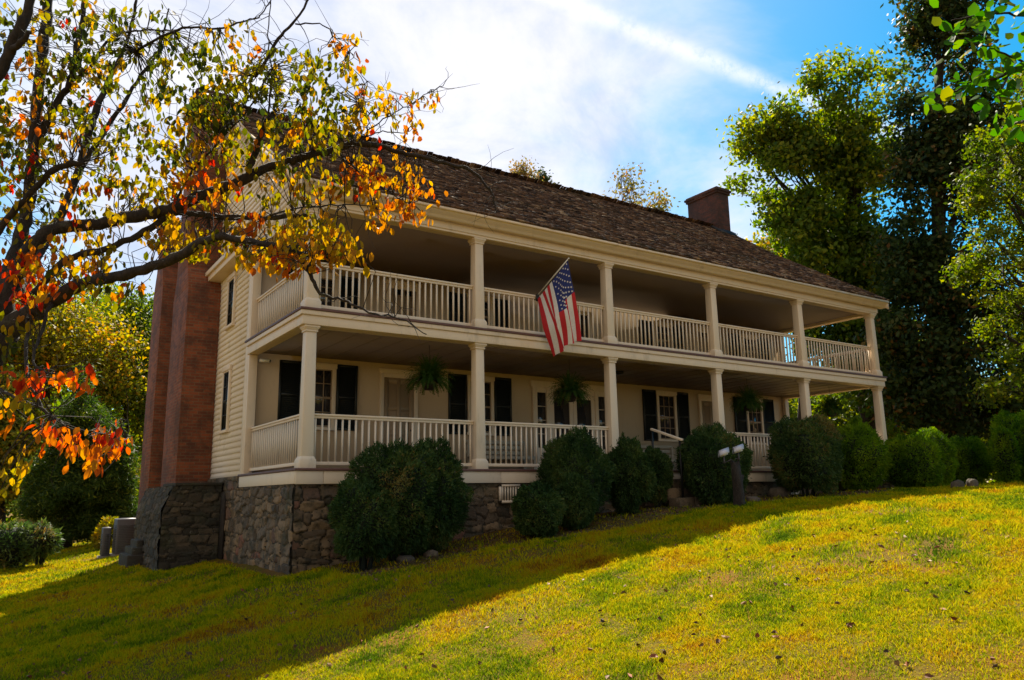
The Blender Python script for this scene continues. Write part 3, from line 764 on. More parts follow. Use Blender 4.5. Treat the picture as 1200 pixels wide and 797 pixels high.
# security camera on the corner board
c = np.array([.08, PD-.05, 2.40])
e = empty('security_camera', c, 'small white security camera on the porch wall at the left corner', 'camera')
m_ = MB(); m_.tube([c+(0, -.0, 0), c+(0, -.06, .0)], .035, 12); m_.tube([c+(0, -.05, 0), c+(.02, -.13, -.01)], .014, 8); m_.build('bracket', M['white'], e)
m_ = MB(); m_.tube([c+(-.03, -.12, .0), c+(.02, -.15, -.005), c+(.15, -.22, -.02)], [.033, .038, .038], 14); m_.build('body', M['white'], e, smooth=False)
m_ = MB(); m_.tube([c+(.15, -.22, -.02), c+(.165, -.228, -.023)], [.034, .030], 14); m_.build('lens', M['metal'], e)
c = on(725, 437, 2, Z1+.03)
e = empty('ceiling_light', c, 'flat dark ceiling light under the porch ceiling by the third column', 'lamp')
m_ = MB(); m_.lathe([(0, .035), (.13, .035), (.14, 0), (.12, -.03), (0, -.045)], c, 20); m_.build('lamp_shade', M['metal'], e)

# ------------------------------------------------------------------ flag
base = on(629.5, 351, 1, -.02); base[2] = Z2+.905; tip = on(665.5, 304, 1, -1.10)
fl = empty('flag', base, 'american flag with stars and stripes hanging from a slanted pole on the upper railing', 'flag')
m_ = MB(); m_.tube([base-(tip-base)*.10, tip+(tip-base)*.015], .013, 10); m_.tube([tip+(tip-base)*.015, tip+(tip-base)*.035], [.02, .012], 10); m_.build('pole', M['pole'], fl)
m_ = MB(); m_.bar(base-(tip-base)*.10, base+(tip-base)*.04, .045, .045); m_.box(base[0]-.04, base[0]+.04, -.045, -.02, base[2]-.12, base[2]+.02); m_.build('bracket', M['metal'], fl)
def catm(P, t):
    P = np.asarray(P, float); n = len(P)-1; x = np.clip(t*n, 0, n-1e-9); i = int(x); u = x-i
    g = lambda k: P[min(max(k, 0), n)]
    return .5*((2*g(i))+(-g(i-1)+g(i+1))*u+(2*g(i-1)-5*g(i)+4*g(i+1)-g(i+2))*u*u+(-g(i-1)+3*g(i)-3*g(i+1)+g(i+2))*u**3)
# edges of the cloth, read as sight lines with a depth of their own
E0 = [on(665.5, 305, 1, -1.09), on(668, 330, 1, -1.06), on(671, 350, 1, -1.0), on(676, 376, 1, -.95), on(679.5, 400, 1, -.92)]
E5 = [on(648, 328, 1, -.58), on(655, 355, 1, -.78), on(659, 372, 1, -.88), on(663, 391, 1, -.86), on(665, 405, 1, -.84)]
E1 = [on(630, 350.5, 1, -.07), on(636, 372, 1, -.30), on(641, 388, 1, -.42), on(647, 405, 1, -.46), on(651.5, 419, 1, -.48)]
def cloth(s, t):
    a, b_, c = catm(E0, t), catm(E5, t), catm(E1, t)
    h = a*(1-s)+c*s; q = b_-(a+c)/2
    p = h+q*4*s*(1-s)
    amp = .085*min(1, t*2.2)
    n_ = np.array([.35, -.93, 0]); sv = (c-a)
    fold = math.sin(s*15.5+1.3+t*1.2)
    return p+n_*amp*fold+sv*.035*min(1, t*2)*math.cos(s*15.5+1.3)
M['flag_red'] = plain('flag_red', (.50, .015, .025), .8); M['flag_white'] = plain('flag_white', (.72, .70, .70), .8); M['flag_blue'] = plain('flag_blue', (.014, .028, .17), .8)
ns, ntt = 78, 60
V = [cloth(i/ns, j/ntt) for i in range(ns+1) for j in range(ntt+1)]
Q = []; mi = []
for i in range(ns):
    for j in range(ntt):
        Q.append((i*(ntt+1)+j, (i+1)*(ntt+1)+j, (i+1)*(ntt+1)+j+1, i*(ntt+1)+j+1))
        st = i*13//ns
        mi.append(2 if (st < 7 and j < ntt*.4) else (0 if st % 2 == 0 else 1))
co = mesh_obj('cloth', V, np.array(Q), [M['flag_red'], M['flag_white'], M['flag_blue']], fl, matidx=mi, smooth=True, uv=False)
V, T_ = [], []; k = 0
for row in range(9):
    nst = 6 if row % 2 == 0 else 5
    for cc in range(nst):
        s0 = (row+1)/10*(7/13); t0 = ((cc*2+1+(row % 2))/12)*.4
        o_ = cloth(s0, t0); ds = (cloth(s0+.01, t0)-o_)/.01; dt = (cloth(s0, t0+.01)-o_)/.01
        nr_ = np.cross(ds, dt); nr_ /= np.linalg.norm(nr_); ds /= np.linalg.norm(ds); dt -= ds*(dt@ds); dt /= np.linalg.norm(dt)
        for sg in (-1, 1):
            c_ = o_+nr_*sg*.006; V.append(c_)
            for a in range(10):
                an = a*math.pi/5; R0 = .026 if a % 2 == 0 else .011; V.append(c_+R0*(-ds*math.cos(an)+dt*math.sin(an)))
            T_ += [(k, k+1+a, k+1+(a+1) % 10) for a in range(10)]; k += 11
mesh_obj('stars', V, np.array(T_), M['flag_white'], co, uv=False)

# ------------------------------------------------------------------ plants
def leaves(C, size, r, asp=.55, updir=None, spread=1.0, fold=.0, nor=None):
    """one folded leaf (two quads) or one rhomb per centre"""
    n = len(C); d = r.normal(size=(n, 3))
    if updir is not None: d = d*spread+np.asarray(updir)
    d /= np.linalg.norm(d, axis=1)[:, None]+1e-9
    s = r.normal(size=(n, 3)) if nor is None else nor+r.normal(size=(n, 3))*.5
    s = np.cross(d, s); s /= np.linalg.norm(s, axis=1)[:, None]+1e-9; nn_ = np.cross(s, d)
    sz = (size*r.uniform(.7, 1.3, n))[:, None] if np.isscalar(size) else size[:, None]*r.uniform(.7, 1.3, n)[:, None]
    b_ = C-d*sz*.5; t_ = C+d*sz*.5; w_ = sz*asp*.5
    if fold == 0:
        V = np.stack([b_, C+s*w_, t_, C-s*w_], 1).reshape(-1, 3)
        return V, np.arange(n*4).reshape(-1, 4)
    cr = nn_*w_*fold
    bend = nn_*sz*.06
    V = np.stack([b_, b_+d*sz*.30+s*w_*.9-cr, b_+d*sz*.68+s*w_*.85-cr-bend, t_-bend*2.4, b_+d*sz*.68-s*w_*.85-cr-bend, b_+d*sz*.30-s*w_*.9-cr, b_+d*sz*.5-bend*.3], 1).reshape(-1, 3)
    k = np.arange(n)[:, None]*7
    Q = np.concatenate([k+np.array([[0, 1, 2, 6]]), k+np.array([[6, 2, 3, 4]]), k+np.array([[0, 6, 4, 5]])])
    return V, Q
def clusters(lobes, n, r, seed, thr=-.15, f=.45, shell=.55):
    """points inside ellipsoid lobes (c, rx, ry, rz), thinned by noise so gaps open"""
    vol = np.array([l[1]*l[2]*l[3] for l in lobes])**.8; k = r.choice(len(lobes), n*3, p=vol/vol.sum())
    d = r.normal(size=(n*3, 3)); d /= np.linalg.norm(d, axis=1)[:, None]
    rad = np.where(r.random(n*3) < shell, r.uniform(.78, 1.04, n*3), r.random(n*3)**.5)
    Cc = np.array([l[0] for l in lobes])[k]; R3 = np.array([[l[1], l[2], l[3]] for l in lobes])[k]
    P = Cc+d*rad[:, None]*R3
    P = P[fbm(P, seed, f) > thr][:n]
    return P
def tree(name, label, cat, lobes, basept, trunk_r, nclus, per, clr, lsize, leaf, bark, seed, thr=-.15, f=.45, col=(.5, .22), group=None, asp=.6, limbs=True, trunk_top=None, ntw=70, shell=.55, topcol=0):
    r = np.random.default_rng(seed)
    basept = np.array([basept[0], basept[1], float(zg(basept[0], basept[1]))-.1])
    e = empty(name, basept, label, cat, group)
    P = clusters(lobes, nclus, r, seed, thr, f, shell)
    cen = np.mean([l[0] for l in lobes], 0); topz = max(l[0][2]+l[3]*.5 for l in lobes)
    tt = np.array(trunk_top) if trunk_top is not None else np.array([cen[0], cen[1], topz])
    m_ = MB(); H = tt[2]-basept[2]; nseg = 9; tr = []
    for i in range(nseg+1):
        q = i/nseg; tr.append(basept*(1-q)+tt*q+np.array([math.sin(q*5+seed), math.cos(q*4+seed*2), 0])*H*.012*(q > 0))
    tr = np.array(tr); R_ = trunk_r*(1-np.linspace(0, 1, nseg+1)*.85); R_[0] *= 1.35
    m_.tube(tr, R_, 10)
    tk = m_.build('trunk', M[bark], e, smooth=True)
    if limbs:
        m_ = MB()
        def trunk_at(z):
            q = np.clip((z-basept[2])/H, 0, 1); x = q*nseg; i = min(int(x), nseg-1); return tr[i]*(1-(x-i))+tr[i+1]*(x-i), trunk_r*(1-.85*q)
        ends = []
        for l in lobes:
            c = np.array(l[0]); z0 = basept[2]+max(.25*H, (c[2]-basept[2])*.62); p0, rr = trunk_at(z0)
            mid_ = (p0+c)/2+np.array([0, 0, .08*np.linalg.norm(c-p0)]); pts = np.array([p0, p0*.5+mid_*.5-(0, 0, .0), mid_, mid_*.5+c*.5, c]); m_.tube(pts, np.array([.55, .45, .35, .25, .14])*rr, 7); ends.append((pts, rr))
        if len(P):
            for q in P[r.choice(len(P), min(ntw, len(P)), replace=False)]:
                k = min(range(len(lobes)), key=lambda i: np.linalg.norm(ends[i][0][3]-q)); p0 = ends[k][0][r.integers(1, 5)]; rr = ends[k][1]
                md = (p0+q)/2+r.normal(size=3)*.06*np.linalg.norm(q-p0); m_.tube([p0, md, q], np.array([.13, .08, .03])*rr+.006, 5, cap=False)
        m_.build('limbs', M[bark], tk, smooth=True)
    C = np.repeat(P, per, 0)+r.normal(size=(len(P)*per, 3))*clr*np.array([1, 1, .6])
    PR = np.repeat(P, per, 0); V, Q = leaves(C, lsize, r, asp, nor=((C-PR)/clr+np.array([0, 0, .7]))*1.1)
    cc = np.repeat(r.normal(col[0], col[1]*.7, len(P)), per)+r.normal(0, col[1]*.7, len(C))
    if topcol: cc += topcol*(C[:, 2]-cen[2])/max(1, topz-cen[2])
    mesh_obj('crown', V, Q, M[leaf], e, attr=np.clip(cc, 0, 1), uv=False)
    return e
def lobe(px, py, depth, rpx, rpy, rd=None):
    """an ellipsoid seen at px,py of the photo, `depth` m away; radii given in photo pixels"""
    c = at(px, py, depth); s = depth/F
    return (c, rpx*s, (rd if rd else rpx*s), rpy*s)

# right: tall broadleaf tree beyond the porch end
d = 37
tree('broadleaf_tree', 'tall loose green tree just beyond the right end of the roof', 'tree',
     [lobe(905, 205, d, 42, 28), lobe(985, 110, d, 42, 55), lobe(945, 190, d, 45, 55), lobe(1010, 200, d, 55, 60), lobe(915, 165, d, 25, 30), lobe(888, 150, d, 26, 18), lobe(1030, 90, d, 18, 50), lobe(995, 62, d, 14, 22), lobe(958, 92, d, 14, 22), lobe(930, 150, d, 30, 30), lobe(880, 178, d, 18, 12), lobe(925, 240, d, 38, 22),
      lobe(960, 285, d, 60, 60), lobe(1030, 300, d, 50, 70), lobe(1000, 380, d, 60, 60), lobe(1050, 440, d, 60, 60)],
     at(1020, 560, d)[:2], .42, 780, 74, .40, .25, 'leaf_green', 'bark', 21, thr=-.02, f=.6, col=(.48, .24), trunk_top=at(1000, 110, d), ntw=160, topcol=.12)
# dark evergreen
d = 31
tree('evergreen_tree', 'towering dark glossy evergreen tree, darkest of the trees on the right', 'tree',
     [lobe(1100, 60, d, 46, 50), lobe(1115, -20, d, 50, 60), lobe(1084, 130, d, 30, 50), lobe(1108, 200, d, 52, 60), lobe(1098, 290, d, 56, 60), lobe(1105, 380, d, 75, 60), lobe(1120, 460, d, 80, 50), lobe(1150, 160, d, 40, 60)],
     at(1108, 560, d)[:2], .45, 900, 60, .38, .22, 'leaf_dark', 'bark', 33, thr=-.16, f=.7, col=(.45, .28), trunk_top=at(1105, 30, d), ntw=80)
# light feathery tree at the right edge
d = 22
tree('feathery_tree', 'light green feathery tree with layered drooping boughs at the right edge', 'tree',
     [lobe(1172, 165, d, 34, 16), lobe(1165, 205, d, 30, 12), lobe(1180, 235, d, 45, 20), lobe(1160, 275, d, 28, 10), lobe(1175, 310, d, 50, 18), lobe(1185, 350, d, 40, 14), lobe(1165, 385, d, 24, 10), lobe(1190, 420, d, 38, 18), lobe(1185, 455, d, 46, 18), lobe(1240, 250, d, 50, 120), lobe(1250, 400, d, 60, 80), lobe(1225, 120, d, 40, 50)],
     at(1252, 560, d)[:2], .30, 1000, 55, .20, .12, 'leaf_lime', 'bark', 41, thr=-.18, f=1.1, col=(.5, .25), ntw=140, trunk_top=at(1240, 150, d), shell=.4)
# low trees behind the right porch end and roof
for k, (px, py, d, a, b_, lf_, lab, tp) in enumerate([
        (940, 318, 44, 62, 42, 'leaf_yellow', 'yellow green tree rising behind the right slope of the roof', 290),
        (1000, 470, 52, 70, 50, 'leaf_lime', 'yellow green tree seen through the last porch bay', 430),
        (1100, 500, 56, 60, 45, 'leaf_green', 'small dark tree in the distance behind the right boxwoods', 470),
        (1195, 505, 46, 50, 42, 'leaf_lime', 'pale bushy tree low at the right edge behind the boxwoods', 480),
        (870, 480, 50, 45, 60, 'leaf_green', 'green tree behind the right end wall of the house', 430)]):
    tree('background_tree', lab, 'tree', [lobe(px, py, d, a, b_), lobe(px-a*.5, py+b_*.5, d, a*.6, b_*.6), lobe(px+a*.5, py+b_*.45, d, a*.65, b_*.6), lobe(px+a*.1, py-b_*.6, d, a*.4, b_*.4)],
         at(px, 570, d)[:2], .28, 230, 120, .7, .24, lf_, 'bark', 60+k, thr=-.3, f=.4, col=(.5, .28), ntw=40, trunk_top=at(px, tp, d))
# sparse tops above the ridge
d = 42
tree('sparse_tree', 'thin half-bare autumn tree whose crown shows above the middle of the ridge', 'tree',
     [lobe(735, 222, d, 28, 26), lobe(705, 235, d, 20, 18), lobe(765, 240, d, 20, 22), lobe(728, 205, d, 14, 10), lobe(775, 250, d, 12, 14), lobe(740, 290, d, 40, 30)],
     at(740, 560, d)[:2], .22, 150, 12, .28, .20, 'leaf_pale', 'bark_grey', 71, thr=-.1, f=.7, ntw=190, col=(.45, .3), trunk_top=at(738, 240, d))
tree('bare_tree', 'wispy little treetop above the ridge left of the sparse crown', 'tree',
     [lobe(612, 198, 46, 12, 10), lobe(618, 210, 46, 14, 9), lobe(606, 209, 46, 9, 8)], at(616, 560, 46)[:2], .18, 60, 14, .28, .17, 'leaf_pale', 'bark_grey', 72, thr=-.4, f=.7, ntw=60, col=(.7, .3), trunk_top=at(614, 205, 46))
tree('bare_tree', 'narrow dark conical treetop poking over the ridge', 'tree',
     [lobe(635, 208, 48, 5, 9), lobe(637, 216, 48, 8, 8), lobe(645, 220, 48, 8, 5)], at(636, 560, 48)[:2], .18, 60, 20, .2, .16, 'leaf_dark', 'bark_grey', 73, thr=-.9, ntw=20, trunk_top=at(635, 202, 48))
# left background
LT = [(60, 400, 38, 90, 75, 'leaf_yellow', 'golden yellow tree on the left behind the dark trunk', 350),
      (150, 430, 42, 42, 105, 'leaf_lime', 'tall yellow green tree just left of the brick chimneys', 340),
      (5, 500, 33, 40, 80, 'leaf_yellow', 'gold leaved small tree at the left edge above the glossy bush', 450),
      (125, 560, 46, 60, 60, 'leaf_yellow', 'bright yellow undergrowth tree behind the cedar', 520),
      (85, 390, 52, 110, 60, 'leaf_green', 'green tree far back on the left behind the golden one', 350)]
for k, (px, py, d, a, b_, lf_, lab, tp) in enumerate(LT):
    tree('autumn_tree', lab, 'tree', [lobe(px, py, d, a, b_*.6), lobe(px-a*.5, py+b_*.5, d, a*.6, b_*.5), lobe(px+a*.45, py+b_*.55, d, a*.55, b_*.5), lobe(px+a*.1, py-b_*.5, d, a*.6, b_*.4)],
         at(px, 620, d)[:2], .24, 300, 100, .62, .2, lf_, 'bark', 90+k, thr=-.3, f=.5, col=(.5, .28), ntw=60, trunk_top=at(px, tp, d))
# cedar
d = 26.5
tree('cedar_tree', 'dense dark green cedar with drooping sprays left of the house', 'tree',
     [lobe(100, 452, d, 9, 26), lobe(96, 485, d, 22, 26), lobe(110, 500, d, 20, 26), lobe(85, 520, d, 30, 28), lobe(122, 530, d, 26, 34), lobe(70, 555, d, 34, 26), lobe(138, 555, d, 18, 40), lobe(100, 580, d, 48, 26), lobe(128, 605, d, 26, 26), lobe(60, 590, d, 30, 20), lobe(100, 612, d, 34, 18)],
     at(73, 640, d)[:2], .24, 1500, 60, .16, .17, 'leaf_cedar', 'bark', 101, thr=-.2, f=1.3, asp=.2, col=(.45, .25), ntw=40, trunk_top=at(98, 450, d))
# distant woodland behind everything
def woodland():
    r = np.random.default_rng(77); P = []
    for k in range(2600):
        px = r.uniform(-260, 1420); d_ = r.uniform(60, 95)
        p = at(px, 575, d_); g = float(zg(p[0], p[1])); h = (9+3*math.sin(px*.013)+2.5*math.sin(px*.041+1))*r.random()**.7
        P.append((p[0], p[1], g+h))
    P = np.array(P); C = np.repeat(P, 34, 0)+r.normal(size=(len(P)*34, 3))*np.array([1.5, 1.5, 1.0])
    V, Q = leaves(C, .7, r, .7)
    o = mesh_obj('woodland', V, Q, M['leaf_green'], attr=np.clip(np.repeat(r.normal(.4, .25, len(P)), 34)+r.normal(0, .15, len(C)), 0, 1), uv=False)
    tag(o, 'far green woodland closing the view behind the house and trees', 'woodland', kind='stuff')
woodland()

# clipped bushes
def bush(name, label, lobes, nleaf, lsize, leaf, seed, group, col=(.45, .22), asp=.5, rough=.17, core=.82, patch=None, cat='bush'):
    r = np.random.default_rng(seed); c0 = np.array(lobes[0][0]); g = float(zg(c0[0], c0[1]))
    e = empty(name, (c0[0], c0[1], g), label, cat, group)
    # interior
    mm = MB()
    for (c, a, b_, h) in lobes:
        u = np.linspace(0, 2*np.pi, 28, endpoint=False); v = np.linspace(-np.pi/2, np.pi/2, 16)
        U, W_ = np.meshgrid(u, v); D_ = np.stack([np.cos(W_)*np.cos(U), np.cos(W_)*np.sin(U), np.sin(W_)], -1).reshape(-1, 3)
        P = np.array(c)+D_*np.array([a, b_, h])*core*(1+rough*fbm(D_*2.0+np.array(c), seed, 1.2))[:, None]
        n = 28; mm.raw(P, [(i*n+j, i*n+(j+1) % n, (i+1)*n+(j+1) % n, (i+1)*n+j) for i in range(15) for j in range(n)])
    for (c, a, b_, h) in lobes:
        for q in range(5):
            an = q*1.3+seed; p = np.array([c[0]+math.cos(an)*a*.3, c[1]+math.sin(an)*b_*.3, c[2]-h*.5]); f0 = np.array([c[0]+math.cos(an)*a*.12, c[1]+math.sin(an)*b_*.12, float(zg(c[0], c[1]))-.05]); mm.tube([f0, (f0+p)/2+(0.02, 0, 0), p], [.03, .025, .02], 6)
    area = np.array([l[1]*l[3] for l in lobes]); Cs, Ns = [], []
    for (c, a, b_, h), ar in zip(lobes, area/area.sum()):
        n = int(nleaf*ar); D_ = r.normal(size=(n, 3)); D_ /= np.linalg.norm(D_, axis=1)[:, None]
        base_ = 1+rough*fbm(D_*2.0+np.array(c), seed, 1.2)
        tuft = .085*fbm(D_*6+np.array(c), seed+1, 1.0)+(r.random(n) < .03)*r.uniform(0, .10, n)
        P = np.array(c)+D_*np.array([a, b_, h])*(base_+tuft+r.uniform(-.10, .035, n))[:, None]
        keep = np.ones(n, bool)
        for (c2, a2, b2, h2) in lobes:
            if c2 is c: continue
            keep &= (((P-np.array(c2))/np.array([a2, b2, h2])/.88)**2).sum(1) > 1
        keep &= P[:, 2] > zg(P[:, 0], P[:, 1])+.02
        Cs.append(P[keep]); Ns.append(D_[keep])
    C = np.concatenate(Cs); D_ = np.concatenate(Ns)
    V, Q = leaves(C, lsize, r, asp, updir=None)
    # lean each leaf outward
    V = V.reshape(-1, 4, 3); V[:, 2] += D_*lsize*.45; V[:, 0] -= D_*lsize*.45; V = V.reshape(-1, 3)
    cc = r.normal(col[0], col[1]*.7, len(C))+.32*fbm(C, seed+5, 2.8)
    if patch is not None:
        dd = np.linalg.norm(C-patch[0], axis=1); cc = np.where(dd < patch[1]*r.uniform(.5, 1.1, len(C)), r.uniform(.93, 1.0, len(C)), cc)
    mesh_obj('foliage', V, Q, M[leaf], e, attr=np.clip(cc, 0, 1), uv=False)
    mm.build('branches', M['core'], e, smooth=True)
    return e
def bl(px0, px1, pyt, Y, pyb=None, deep=.95):
    """lobe whose outline fills these photo pixels, standing on the ground at depth plane y=Y"""
    c = on((px0+px1)/2, pyt, 1, Y); s = depth_of(c)/F; a = (px1-px0)/2*s
    zt = c[2]; zb = float(zg(c[0], c[1])) if pyb is None else on((px0+px1)/2, pyb, 1, Y)[2]
    a *= .93; return (np.array([c[0], Y, (zt+zb)/2]), a, a*deep, (zt-zb)/2*.97)
GB = 'rounded evergreen bushes planted in front of the porch'
l1 = bl(412, 520, 519, -1.15, 650); l2 = bl(455, 548, 517, -1.0, 644); l3 = bl(390, 470, 562, -1.4, 657)
bush('boxwood_bush', 'largest dark boxwood with a brown patch, leftmost in front of the porch', [l1, l2, l3], 75000, .045, 'leaf_box', 201, GB, patch=(on(470, 555, 1, -2.0), .45))
bush('boxwood_bush', 'tall rounded boxwood in front of the third lower column', [bl(628, 714, 506, -1.1, 602), bl(640, 700, 520, -1.4, 604)], 42000, .042, 'leaf_box', 202, GB)
bush('boxwood_bush', 'low spreading boxwood at the foot of the tall one by the floor vent', [bl(597, 660, 568, -1.9), bl(645, 698, 558, -1.8)], 32000, .042, 'leaf_box', 203, GB)
bush('boxwood_bush', 'egg shaped dark boxwood left of the porch handrail', [bl(705, 765, 517, -1.15, 600)], 26000, .042, 'leaf_box', 204, GB)
bush('boxwood_bush', 'narrow boxwood closest to the porch steps', [bl(748, 786, 524, -.75, 590)], 15000, .042, 'leaf_box', 205, GB)
bush('boxwood_bush', 'large round boxwood behind the tree stump with floodlights', [bl(789, 878, 498, -1.25, 590), bl(800, 860, 515, -1.5, 588)], 44000, .045, 'leaf_box', 206, GB)
bush('boxwood_bush', 'big dome boxwood with a yellowed top in front of the fifth column', [bl(896, 984, 487, -1.3, 577), bl(905, 975, 500, -1.6, 576)], 44000, .05, 'leaf_box', 207, GB, col=(.55, .25), patch=(on(962, 498, 1, -1.6), .55))
bush('boxwood_bush', 'bright topped bush between the big dome and the last column', [bl(972, 1036, 497, -.9), bl(990, 1015, 488, -.8)], 26000, .055, 'leaf_box_sunlit', 208, GB)
bush('boxwood_bush', 'knobbly bright green bush right of the last column', [bl(1030, 1075, 510, -1.4), bl(1055, 1116, 502, -1.4), bl(1045, 1100, 508, -1.8)], 38000, .055, 'leaf_box_sunlit', 209, GB, rough=.13)
bush('boxwood_bush', 'dark low bush behind the pair of boulders', [bl(1104, 1156, 511, -.6)], 20000, .055, 'leaf_box_sunlit', 210, GB, col=(.3, .2))
bush('boxwood_bush', 'tall bright green bush at the right edge on the sunny rise', [bl(1156, 1230, 482, -1.2), bl(1158, 1190, 500, -1.9), bl(1175, 1225, 492, -1.9)], 40000, .06, 'leaf_box_sunlit', 211, GB, rough=.13)
bush('boxwood_bush', 'small bright bush nestled before the tall one at the right edge', [bl(1187, 1240, 508, -2.2)], 22000, .055, 'leaf_box_sunlit', 212, GB, rough=.13)
g = gpt(20, 668)
sK = depth_of(g)/F
def kl(px, py, rx, ry, d_=None): c = at(px, py, d_ or depth_of(g)+.5); return (c, rx*sK, rx*sK, ry*sK)
bush('laurel_bush', 'glossy broad leaved bush at the lower left edge of the lawn', [kl(15, 640, 28, 28), kl(48, 633, 20, 20), kl(-25, 640, 30, 30)], 5200, .12, 'leaf_box', 220, None, asp=.4, rough=.16, core=.75, col=(.7, .15))
M['leaf_shrub'] = M['leaf_yellow']
g2 = gpt(128, 643); 
bush('yellow_shrub', 'small yellow leaved shrub beside the air conditioning units', [(g2+np.array([0, .2, .45]), .32, .3, .5), (g2+np.array([-.25, .1, .28]), .25, .25, .3)], 1600, .10, 'leaf_yellow', 221, None, col=(.6, .2), rough=.2, core=.45)

# ------------------------------------------------------------------ rocks
def rock(px, py, wpx, hpx, seed, label, mat='rock', group='stones lying along the foot of the porch'):
    g_ = gpt(px, py); s = depth_of(g_)/F; r = np.random.default_rng(seed)
    u = np.linspace(0, 2*np.pi, 22, endpoint=False); v = np.linspace(-np.pi/2, np.pi/2, 13)
    U, W_ = np.meshgrid(u, v); D_ = np.stack([np.cos(W_)*np.cos(U), np.cos(W_)*np.sin(U), np.sin(W_)], -1).reshape(-1, 3)
    D2 = np.sign(D_)*np.abs(D_)**.75
    a = wpx*s/2; h = hpx*s
    P = g_+np.array([0, a*.4, h*.25])+D2*np.array([a*.85, a*.6, h*.75])*(1+.13*fbm(D_*1.5+seed, seed, 1.3))[:, None]
    Q = [(i*22+j, i*22+(j+1) % 22, (i+1)*22+(j+1) % 22, (i+1)*22+j) for i in range(12) for j in range(22)]
    o = mesh_obj('rock', P, np.array(Q), M[mat], attr=np.full(len(Q), r.random()), smooth=True)
    return tag(o, label, 'rock', group)
rock(408, 656, 40, 9, 1, 'flat pale slab of rock right under the largest boxwood')
rock(352, 665, 20, 7, 2, 'small dark rock at the foundation corner')
rock(477, 658, 24, 7, 3, 'low reddish rock half sunk in the lawn right of the pale slab')
rock(507, 652, 20, 7, 4, 'orange tinted rock next to the low reddish one')
rock(884, 577, 22, 24, 5, 'upright mossy rock right of the tree stump')
rock(897, 577, 22, 16, 6, 'light pointed rock leaning on the upright mossy one')
rock(886, 588, 22, 6, 7, 'flat reddish rock in the grass before the rock pile')
rock(920, 582, 34, 11, 8, 'long dark rock under the big dome boxwood')
rock(800, 592, 46, 6, 9, 'long kerb stone edging the bed below the porch steps')
rock(765, 594, 20, 5, 10, 'small grey stone left of the long kerb stone')
rock(1127, 572, 20, 9, 11, 'left boulder of the round pair on the rise')
rock(1143, 571, 17, 10, 12, 'right boulder of the round pair on the rise')
rock(690, 607, 16, 4, 13, 'tan stone in the mulch below the low spreading boxwood')
rock(700, 600, 22, 4, 14, 'pale stone beneath the egg shaped boxwood')

M['ac'] = plain('grey_metal_panel', (.075, .07, .08), .6, .1); M['ac_dark'] = plain('dark_grille', (.04, .04, .045), .6, .2); M['rockpad'] = plain('concrete_pad', (.16, .14, .12), .95)
# ------------------------------------------------------------------ stump and floodlights
g = gpt(868, 593); s = depth_of(g)/F
st = empty('tree_stump', g, 'dark broken tree stump standing on the lawn before the porch', 'stump')
hgt = 52*s; m_ = MB()
P = [g+np.array([0, 0, -.05]), g+np.array([-.02, 0, hgt*.12]), g+np.array([-.04, 0, hgt*.5]), g+np.array([-.09, 0, hgt])]
n = 16; a = np.linspace(0, 2*np.pi, n, endpoint=False); Vv = []; r = np.random.default_rng(9)
for i, (p, rr) in enumerate(zip(P, (.165, .125, .11, .10))):
    for k in range(n): Vv.append(p+np.array([math.cos(a[k])*rr*(1+.15*math.sin(3*a[k]+i)), math.sin(a[k])*rr*(1+.15*math.sin(2*a[k])), (r.uniform(-.08, .04) if i == 3 else 0)]))
Vv.append(P[-1]-np.array([0, 0, .06]))
m_.raw(Vv, [(i*n+j, i*n+(j+1) % n, (i+1)*n+(j+1) % n, (i+1)*n+j) for i in range(3) for j in range(n)], [(3*n+j, 3*n+(j+1) % n, 4*n) for j in range(n)])
m_.build('trunk', M['stump'], st)
m_ = MB(); q = P[-1]; m_.tube([q+(.13, 0, -.45), q+(.20, .02, -.35), q+(.24, .02, -.28)], [.05, .04, .03], 7); m_.build('stub', M['stump'], st)
def silver():
    m, t, b = new_mat('lamp_housing'); c = mixc(t, noise(t, coords(t), 30, 4), (.34, .34, .40), (.58, .58, .66)); t.links.new(c, b.inputs['Base Color']); b.inputs['Roughness'].default_value = .3; b.inputs['Metallic'].default_value = .25; return m
M['silver'] = silver()
dstu = depth_of(P[-1])
